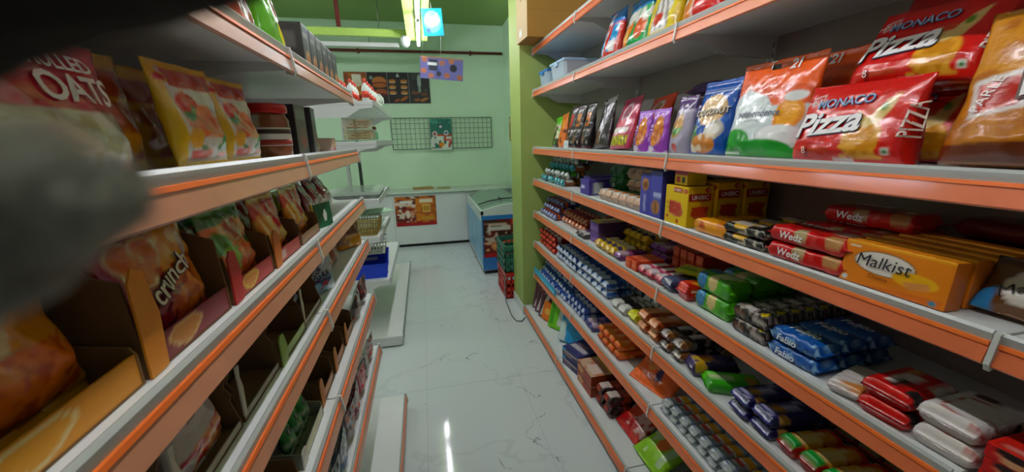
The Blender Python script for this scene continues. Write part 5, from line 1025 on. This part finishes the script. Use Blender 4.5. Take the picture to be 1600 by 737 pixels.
HEART = lambda c1, c2: [('E', .35, .62, .13, .34, c1), ('E', .48, .62, .13, .34, c1), ('E', .41, .42, .15, .34, c1), ('E', .35, .62, .10, .26, c2), ('E', .48, .62, .10, .26, c2), ('E', .41, .42, .11, .26, c2)]
BUILD['ocY'] = (ocarton(.235, .26, .06, .04, '7a5730', [('R', 0, .1, .2, .9, 'd8b44a')]+HEART('e0cf9a', 'd89a3a'), 'd8941e', None), 'carton')
BUILD['ocM'] = (ocarton(.225, .26, .150, .040, '6d4a28', HEART('c9a46a', 'b87a3a'), '7a1c24', 'd8861a'), 'carton')
BUILD['ocR'] = (ocarton(.205, .26, .105, .036, '6d4a28', HEART('d8c04a', 'c8862c'), 'b02a24', 'b8281e'), 'carton')
BUILD['ocO'] = (ocarton(.20, .26, .095, .032, '6a4626', [('R', .1, .2, .4, .8, 'c9a49a')], 'b03a2c', 'd0701c'), 'carton')
BUILD['ocB'] = (ocarton(.20, .26, .075, .025, '75512e', [], '8a6238', None), 'carton')
BUILD['ocT'] = (ocarton(.19, .27, .115, .012, '6b4b2c', [], 'a8a090', None, torn=True), 'carton')
BUILD['ocL'] = (ocarton(.20, .26, .08, .022, '6b4b2c', [('R', 0, .5, 1, 1, '8aa02c')], '7a9a24', '8aa83a'), 'carton')
BUILD['ocS'] = (ocarton(.17, .22, .10, .03, '6b4a28', [], 'c07a1c', 'd8821c'), 'carton')
BUILD['ocW'] = (ocarton(.22, .24, .055, .03, '8f8f80', [('R', .1, .2, .9, .8, 'cfcf9a')], 'c9cbbc', 'd0d0c0'), 'carton')
def heart_ops(cu, cv, s, c1, c2, ar=1.0):
    r = []
    for k, c in ((1, c1), (.82, c2)):
        r += [('E', cu-.09*s, cv+.06*s, .13*s*k, .12*s*k*ar, c), ('E', cu+.09*s, cv+.06*s, .13*s*k, .12*s*k*ar, c), ('E', cu, cv-.04*s, .16*s*k, .14*s*k*ar, c)]
    return r
CP = [('R', .0, .82, 1, 1, 'b88a24')]+heart_ops(.42, .66, 1.6, 'd8c49a', 'c88a4a')+[('E', .62, .26, .34, .2, '8a3a14'), ('E', .66, .28, .28, .17, 'd8761c'), ('N', .38, .08, .95, .45, 26, 22, .62, 'b8561a', 3), ('E', .18, .12, .2, .13, 'd07a24'), ('N', 0, 0, .4, .25, 22, 20, .6, 'e09a3a', 8), ('P', [(0, .42), (.3, .5), (.2, .3), (0, .26)], 'b85a2c')]
rb('chip', 'crisp_bag', 'crisps', .22, .185, .075, 'c98a1a', CP, nx=54, nz=52, gusset=False, seal=.06, wr=.004, texts=[('fola', .026, -.018, .130, '9a3f24', dict(rot=.35, off=.01))])
CR = [('P', [(.38, 1), (1, 1), (1, .25), (.6, .45), (.45, .7)], 'd8a01e'), ('E', .25, .80, .3, .16, '8a2228')]+heart_ops(.34, .68, 1.1, 'd8c08a', 'c87a3a')+[('E', .86, .36, .2, .26, '9a4a14'), ('E', .86, .38, .16, .2, 'd8821e'), ('E', .66, .26, .16, .13, 'c86a1c'), ('N', .45, .12, 1, .6, 14, 14, .6, 'b5541a', 3), ('E', .80, .80, .07, .07, 'e8d8a0'), ('E', .86, .70, .05, .12, 'cfc4b0'), ('P', [(.0, .0), (1, .1), (1, .02), (.5, .0)], '6b1a20')]
rb('crunch', 'crisp_bag', 'crisps', .205, .185, .048, '7d1e2a', CR, nx=50, nz=48, gusset=False, seal=.06, wr=.004, texts=[('crunch', .040, .002, .090, '5a1a1a', dict(off=.05, rot=.35, shear=.2)), ('crunch', .040, .002, .091, 'e8e0c8', dict(off=.01, rot=.35, shear=.2, eps=.005))])
GNB = [('R', 0, .45, 1, 1, '3f8a24'), ('N', 0, .0, 1, .8, 5, 5, .5, 'd8821c', 3), ('E', .6, .68, .2, .16, 'b8702c'), ('E', .35, .35, .2, .16, '8fb82c'), ('E', .7, .3, .24, .2, 'd8621c'), ('R', 0, 0, .3, .3, 'c8481e')]+heart_ops(.6, .7, .8, 'c8b87a', 'a8502c')
rb('gnb', 'crisp_bag', 'crisps', .175, .165, .045, 'c9701c', GNB, nx=34, nz=32, gusset=False, seal=.06, wr=.004)
ORB = [('N', 0, 0, 1, 1, 5, 5, .5, 'c8481c', 3), ('P', [(.45, 1), (.85, 1), (.9, .3), (.6, .1)], 'b8241c'), ('E', .35, .5, .22, .18, 'e0a02c'), ('E', .75, .3, .16, .14, 'd8a84a'), ('R', 0, .9, 1, 1, 'd0b42c')]
rb('orb', 'crisp_bag', 'crisps', .165, .16, .042, 'dc921c', ORB, nx=30, nz=28, gusset=False, seal=.06, wr=.004)
rb('gold', 'crisp_bag', 'crisps', .175, .17, .07, 'a8701c', [('N', 0, 0, 1, 1, 4, 5, .52, '8f3f1a', 3), ('E', .5, .5, .3, .2, 'b8862c'), ('R', 0, .9, 1, 1, 'b8942c')], nx=24, nz=24, gusset=False, seal=.06, wr=.005)
RWp = [('P', [(.3, 0), (1, 0), (1, .5), (.6, .45)], 'cfc8c4'), ('E', .5, .7, .36, .2, 'a8201c'), ('E', .85, .55, .12, .12, 'd8a02c'), ('N', 0, .3, 1, 1, 6, 6, .62, '5a1014', 3), ('R', .1, .1, .3, .3, 'c9bcb8')]
rb('rwp', 'crisp_bag', 'snack', .16, .15, .05, '7c161c', RWp, nx=30, nz=28, gusset=False, seal=.06, wr=.005)
rb('ygb', SP, 'snack', .12, .10, .04, 'c8c23a', [('E', .3, .6, .2, .2, 'b8342c'), ('E', .7, .4, .2, .2, '6a9a34')], nx=16, nz=14)
def leaf_card():
    o = MB().box(-.052, -.002, 0, .052, .002, .085).build('green_card', mat('card_green', '1f6a44', .4))
    b = MB().prism([(.005, .02), (.018, .022), (.022, .045), (.014, .062), (.008, .062), (.0, .045)], -.0030, -.0021).build('white_leaf', mat('white_label'), o)
    MB().box(-.058, -.004, 0, -.052, .004, .088).build('yellow_edge', mat('card_yellow', 'c9b84a', .5), o); return o
BUILD['leaf'] = (leaf_card, 'sign')
# L5
BR = [('E', .5, .62, .30, .16, 'c9c6c2'), ('E', .5, .62, .12, .08, '241d20'), ('P', [(.2, .0), (.95, .05), (.95, .4), (.5, .34)], 'b02a24'), ('N', .3, .0, 1, .36, 12, 12, .5, 'd8925a', 3), ('R', .1, .25, .5, .31, 'a82a2a')]
rb('bwr', SP, 'snack', .15, .16, .05, 'bab6b2', BR, nx=30, nz=30, gusset=False, seal=.05, wr=.003)
BD = [('E', .5, .6, .28, .16, '8a8684'), ('E', .5, .6, .12, .08, '1c181a'), ('N', 0, 0, 1, .35, 9, 9, .5, '3f7a44', 3), ('R', .1, .8, .9, .85, '6a6462')]
rb('bdk', SP, 'snack', .15, .15, .05, '2c2829', BD, nx=26, nz=26, gusset=False, seal=.05)
SG = [('R', 0, .84, 1, 1, 'cfd4d6'), ('R', .0, .0, 1, .38, '86b4cc'), ('N', 0, 0, 1, .34, 12, 10, .62, '9a3a44', 3), ('N', 0, 0, 1, .4, 14, 12, .7, '3f5a78', 5), ('R', .25, .27, .85, .32, '2c4468'), ('E', .9, .1, .2, .15, 'cfe0e8')]
rb('sug', SP, 'muesli', .165, .165, .06, 'b4c4cc', SG, nx=36, nz=40, texts=[('MUES', .032, .003, .118, 'c0402c', dict(off=.02)), ('0%', .034, .0, .092, '26344e', dict(off=.02)), ('SUGAR', .031, .004, .066, '26344e', dict(off=.02))])
NU = [('R', 0, .84, 1, 1, '8a6a50'), ('R', 0, 0, 1, .14, 'c98a2c'), ('N', .1, .05, 1, .4, 9, 8, .5, 'd8b47a', 3), ('E', .7, .22, .3, .12, 'c9953c')]
rb('mnu', SP, 'muesli', .155, .165, .06, 'a08468', NU, nx=30, nz=34, texts=[('MUES', .032, .0, .135, '8a3424', dict(off=.02)), ('20%', .032, .0, .108, '3a2c24', dict(off=.02)), ('NUTS', .030, .0, .082, '3a2c24', dict(off=.02))])
rb('brp', SP, 'snack', .15, .16, .06, '8a5f48', [('N', 0, 0, 1, 1, 7, 8, .55, 'b08a74', 3), ('E', .5, .3, .3, .18, 'a0563a'), ('R', 0, .88, 1, 1, 'a8a09a')], nx=20, nz=22)
rb('onb', SP, 'snack', .13, .10, .05, 'b8562a', [('N', 0, 0, 1, 1, 9, 8, .5, 'd8924a', 3)], nx=20, nz=16, gusset=False)
rb('bws', SP, 'snack', .15, .12, .05, '9ab4c0', [('N', 0, 0, 1, 1, 6, 6, .55, '5a7a8c', 3), ('R', .2, .3, .6, .6, 'c9d4da')], nx=18, nz=16, gusset=False)
# L6 / L7
rb('lf', SP, 'snack', .055, .15, .045, '1f5a30', [('N', 0, 0, 1, 1, 3, 9, .5, '3a8a44', 3), ('N', 0, 0, 1, 1, 4, 12, .68, '9ab89a', 6)], nx=12, nz=20, gusset=False, seal=.1)
for kk, c, ops in (('m1', '4a2028', [('N', 0, 0, 1, 1, 6, 7, .55, '8a3a44', 3), ('N', 0, 0, 1, 1, 7, 7, .7, 'c9b4a8', 5)]),
                   ('m2', '2c3a2c', [('N', 0, 0, 1, 1, 6, 7, .55, '4a6a4a', 3), ('N', 0, 0, 1, 1, 7, 7, .7, 'a89a8a', 5)]),
                   ('m3', '8f2024', [('N', 0, 0, 1, 1, 6, 7, .6, 'c9b8b4', 3), ('E', .5, .5, .25, .2, 'b8342c')]),
                   ('m4', 'a8a09a', [('N', 0, 0, 1, 1, 6, 7, .5, '5a4038', 3), ('N', 0, 0, 1, 1, 8, 7, .65, 'b85a34', 5)]),
                   ('m5', '5a7a9a', [('N', 0, 0, 1, 1, 6, 7, .55, 'c9ccd0', 3), ('N', 0, 0, 1, 1, 7, 7, .68, '4a3a34', 5)]),
                   ('m6', 'b5202c', [('R', .0, .4, 1, .6, 'c9404a'), ('N', 0, 0, 1, 1, 5, 5, .65, '8a141c', 5)]),
                   ('m7', '1f1c1e', [('N', 0, 0, 1, 1, 7, 7, .6, 'c9c4bc', 3), ('E', .5, .4, .25, .2, 'b8442c')])):
    rb(kk, SP, 'snack', .13, .15, .06, c, ops, nx=18, nz=18, gusset=False, seal=.06, wr=.004)

# ================================================================== PRODUCTS: LEFT RUN
def L(k, sh, y, xo, label, lean=0, rz=0, roll=0, z0=0, group=None, cl=True):
    put(k, (-.352-xo, y, ZL[sh]+z0+.0005), (lean, roll, PI/2+rz), label, group, clampx=cl)
# shelf 2
L('nut', 2, 1.22, .10, 'clear bag of brown nuts and dried fruit on top left shelf', -.1, .1)
L('nut', 2, 1.00, .11, 'clear nut bag nearer the camera on top left shelf', -.1, 0)
L('gy', 2, 1.425, .08, 'green and yellow snack bag with dark red contents', -.08, .05)
for i in range(6): L('bfx', 2, 1.585+i*.0935, .075, 'slim black food carton on top left shelf, %s from left' % ORD[i+1], 0, 0, group='slim black food cartons')
# shelf 3
L('oats', 3, .565, .07, 'red and white rolled oats bag, nearest on left shelf', -.06, .02)
L('msb', 3, .74, .13, 'yellow-brown seasoning pouch beside the oats bag', -.1, -.15)
L('msb', 3, .905, .15, 'yellow-brown seasoning pouch behind the front yellow pouch', -.1, -.1)
L('msb', 3, 1.07, .15, 'yellow-brown seasoning pouch behind the second yellow pouch', -.1, -.1)
L('msy', 3, .875, .06, 'yellow vegetable seasoning pouch, left of two', -.10, -.12)
L('msy', 3, 1.055, .06, 'yellow vegetable seasoning pouch, right of two', -.12, -.12)
L('jar', 3, 1.29, .08, 'nut jar with red lid and white label, in front')
L('jar', 3, 1.34, .21, 'nut jar with red lid standing behind the front jar')
L('dbx', 3, 1.50, .10, 'dark grey food carton, right of the red-lidded jar', 0, -.1)
L('dbx', 3, 1.615, .09, 'dark grey food carton with pink picture, farther one', 0, .1)
L('cbt', 3, 1.735, .08, 'pale yellow pouch between dark cartons and pink carton')
L('pkx', 3, 1.90, .08, 'small pink carton at far end of shelf', 0, .1)
# shelf 4
L('ocY', 4, .405, .14, 'yellow display carton holding the nearest crisp bags')
L('chip', 4, .405, .060, 'golden crisp bag with heart badge, front', -.18, .0, z0=.01)
L('chip', 4, .405, .150, 'golden crisp bag behind the front one', -.15, 0, z0=.006)
L('ocM', 4, .643, .14, 'maroon-fronted display carton with orange flap')
L('crunch', 4, .645, .040, 'maroon and yellow crunch bag, front of its carton', -.12, 0, z0=.006)
for i in range(3): L('crunch', 4, .645, .092+.052*i, 'maroon and yellow crunch bag standing behind, '+['second', 'third', 'fourth'][i]+' in carton', -.12, 0, z0=.006, group='crunch bags behind the front one')
L('ocR', 4, .870, .14, 'red-fronted display carton with red flap')
L('gnb', 4, .870, .040, 'green and orange crisp bag, front of red carton', -.12, 0, z0=.008)
L('gnb', 4, .870, .092, 'green and orange crisp bag behind the front one', -.12, .0, z0=.006)
L('gold', 4, .870, .170, 'golden brown bag at back of red carton', -.08, .0, z0=.006)
L('ocO', 4, 1.085, .14, 'display carton with orange flap holding orange bags')
L('orb', 4, 1.085, .040, 'orange and red crisp bag, front of its carton', -.12, 0, z0=.008)
L('orb', 4, 1.085, .092, 'orange and red crisp bag behind the front one', -.12, .0, z0=.006)
L('gold', 4, 1.085, .170, 'golden brown bag at back of orange-flapped carton', -.08, .0, z0=.006)
L('ocB', 4, 1.30, .14, 'plain brown display carton holding orange bags')
L('orb', 4, 1.30, .045, 'orange and red crisp bag in plain brown carton, front', -.1, .0, z0=.006)
L('gold', 4, 1.30, .14, 'golden brown bag at back of plain brown carton', -.08, .0, z0=.006)
L('leaf', 4, 1.46, -.002, 'dark green card with white leaf at shelf edge', -.05, -.35)
L('rwp', 4, 1.60, .08, 'dark red and white snack bag leaning, nearest of three', -.35, .1, .2)
L('rwp', 4, 1.76, .09, 'dark red and white snack bag, middle of three', -.35, 0, .15)
L('rwp', 4, 1.92, .09, 'dark red and white snack bag, farthest of three', -.4, 0, .15)
L('ygb', 4, 1.62, .24, 'yellow-green pouch behind the dark red bags', -.1, 0, z0=.0)
L('ygb', 4, 1.80, .25, 'yellow-green pouch at back near far shelf end', -.1, 0, z0=.0)
for i in range(4): L('gold', 4, .62+.2*i, .345, 'golden brown bag deep on the shelf, %s from left' % ORD[i+1], -.08, .05*(-1)**i, z0=.0, group='golden bags deep on the shelf')
# shelf 5
L('ocT', 5, .625, .15, 'brown open carton with torn edge, nearest on its shelf')
for i in range(3): L('bwr', 5, .625, .040+.058*i, 'white pouch with round dark badge and red picture, '+['front', 'second', 'third'][i], -.12, .0, z0=.006, group='white badge pouches')
L('ocT', 5, .825, .15, 'brown open carton with torn edge, second on its shelf')
L('bdk', 5, .825, .10, 'dark pouch with round badge inside second torn carton', -.2, 0, z0=.006)
L('bdk', 5, .825, .17, 'dark pouch with round badge deeper in second torn carton', -.2, 0, z0=.006)
L('ocL', 5, 1.018, .14, 'low lime-edged open carton')
L('onb', 5, 1.03, .17, 'small orange nut pouch inside lime-edged carton', -.2, 0, z0=.006)
L('ocT', 5, 1.218, .15, 'brown open carton with torn edge, left of blue muesli')
L('bws', 5, 1.218, .08, 'pale blue pouch inside the carton by the muesli', -.2, 0, z0=.006)
L('sug', 5, 1.397, .056, 'pale blue muesli pouch with red and navy lettering', .0, -.66, cl=False)
L('brp', 5, 1.61, .07, 'brown pouch between the two muesli pouches, near one', -.1, 0)
L('brp', 5, 1.785, .08, 'brown pouch between the two muesli pouches, far one', -.1, .1)
L('mnu', 5, 2.02, .045, 'brown nut muesli pouch at far end of shelf', -.04, -.65)
# shelf 6
L('ocB', 6, .80, .14, 'brown open carton, nearest on its shelf')
L('m7', 6, .80, .12, 'black and white pouch in nearest brown carton', -.3, 0, z0=.006)
L('ocW', 6, 1.04, .13, 'white open carton holding slim green packs')
for i in range(3):
    L('lf', 6, .975+.062*i, .045, 'slim dark green pack in white carton, front, '+ORD[i+1]+' from left', -.15, .1, z0=.006, group='slim green packs')
for i in range(3): L('lf', 6, .975+.062*i, .11, 'slim dark green pack in white carton, behind', -.15, .1, z0=.006, group='slim green packs behind')
L('ocS', 6, 1.26, .13, 'small brown carton with orange flap, nearer')
L('m2', 6, 1.26, .12, 'dark green mottled pouch in nearer orange-flap carton', -.3, 0, z0=.006)
L('ocS', 6, 1.46, .13, 'small brown carton with orange flap, middle')
L('m1', 6, 1.46, .12, 'dark maroon mottled pouch in middle orange-flap carton', -.3, 0, z0=.006)
L('ocS', 6, 1.66, .13, 'small brown carton with orange flap, far')
L('m2', 6, 1.66, .12, 'dark green mottled pouch in far orange-flap carton', -.3, 0, z0=.006)
L('m4', 6, 1.85, .032, 'orange and grey mottled pouch at far end', .18, .1, cl=False)
L('m1', 6, 2.02, .032, 'dark maroon mottled pouch last on its shelf', .18, -.1, cl=False)
# shelf 7
seq = ['m6', 'm7', 'm5', 'm4', 'm3', 'm6', 'm4', 'm3']
nm = ['red pouch with pale band', 'black and white mottled pouch', 'blue and white mottled pouch', 'orange and grey mottled pouch', 'red and white mottled pouch', 'red pouch with pale band', 'orange and grey mottled pouch', 'red and white mottled pouch']
for i, kk in enumerate(seq):
    L(kk, 7, .98+i*.145, .032, nm[i]+' on lowest stocked left shelf, %s from left' % ORD[i+1], .22, .1*(-1)**i, cl=False)
    L(kk, 7, .98+i*.145, .18, nm[i]+' in second row of lowest stocked left shelf, %s from left' % ORD[i+1], -.3, -.1)

# ================================================================== CLOSE TO THE LENS
def near(px, py, d):
    """a point d metres in front of the lens"""
    return tuple(Vector((0, 0, H))+f_*d+r_*((px-800)/608.34*d)+u_*(-(py-368.5)/608.34*d))
def lumpy(name, pts, m, label, cat, k=28, amp=.0012, seed=2):
    P = [Vector(near(*p[:3])) for p in pts]; R_ = [p[3]/608.34*p[2] for p in pts]
    # resample
    Q = []; RR = []
    for i in range(len(P)-1):
        for t in range(8): s = t/8; Q.append(P[i].lerp(P[i+1], s)); RR.append(R_[i]*(1-s)+R_[i+1]*s)
    Q.append(P[-1]); RR.append(R_[-1]); b = MB(); b.tube([tuple(q) for q in Q], RR, k)
    rr = np.arange(len(b.v)); nz = vnoise((rr % k)*.5, (rr//k)*.35, seed)-.5
    for i, v in enumerate(b.v):
        c = Q[i//k]; d = (Vector(v)-c).normalized(); b.v[i] = tuple(Vector(v)+d*amp*2*nz[i])
    o = b.build(name, m); tag(o, label, cat); return o
D1, D2 = .034, .031
lumpy('dark_fabric', [(-560, 80, D1, 150), (-156, -45, D1, 165), (-56, -75, D1, 160), (144, -130, D1, 158), (344, -190, D1, 155), (464, -235, D1, 150), (720, -370, D1, 130)],
      mat('dark_cloth', '1d1a17', .95, bump=.5, bscale=300), 'blurred dark cloth edge across the upper left corner, close to the lens', 'cloth', amp=.0005)
lumpy('grey_fabric', [(-500, 500, D2, 140), (-200, 400, D2, 150), (-50, 345, D2, 148), (50, 318, D2, 118), (125, 308, D2, 82), (178, 312, D2, 50), (208, 324, D2, 28), (224, 332, D2, 10)],
      mat('grey_cloth', '88857b', .95, var=.5, bscale=160, bump=.6), 'blurred pale grey fabric bunched at the left edge, close to lens', 'cloth', amp=.0013, seed=6)
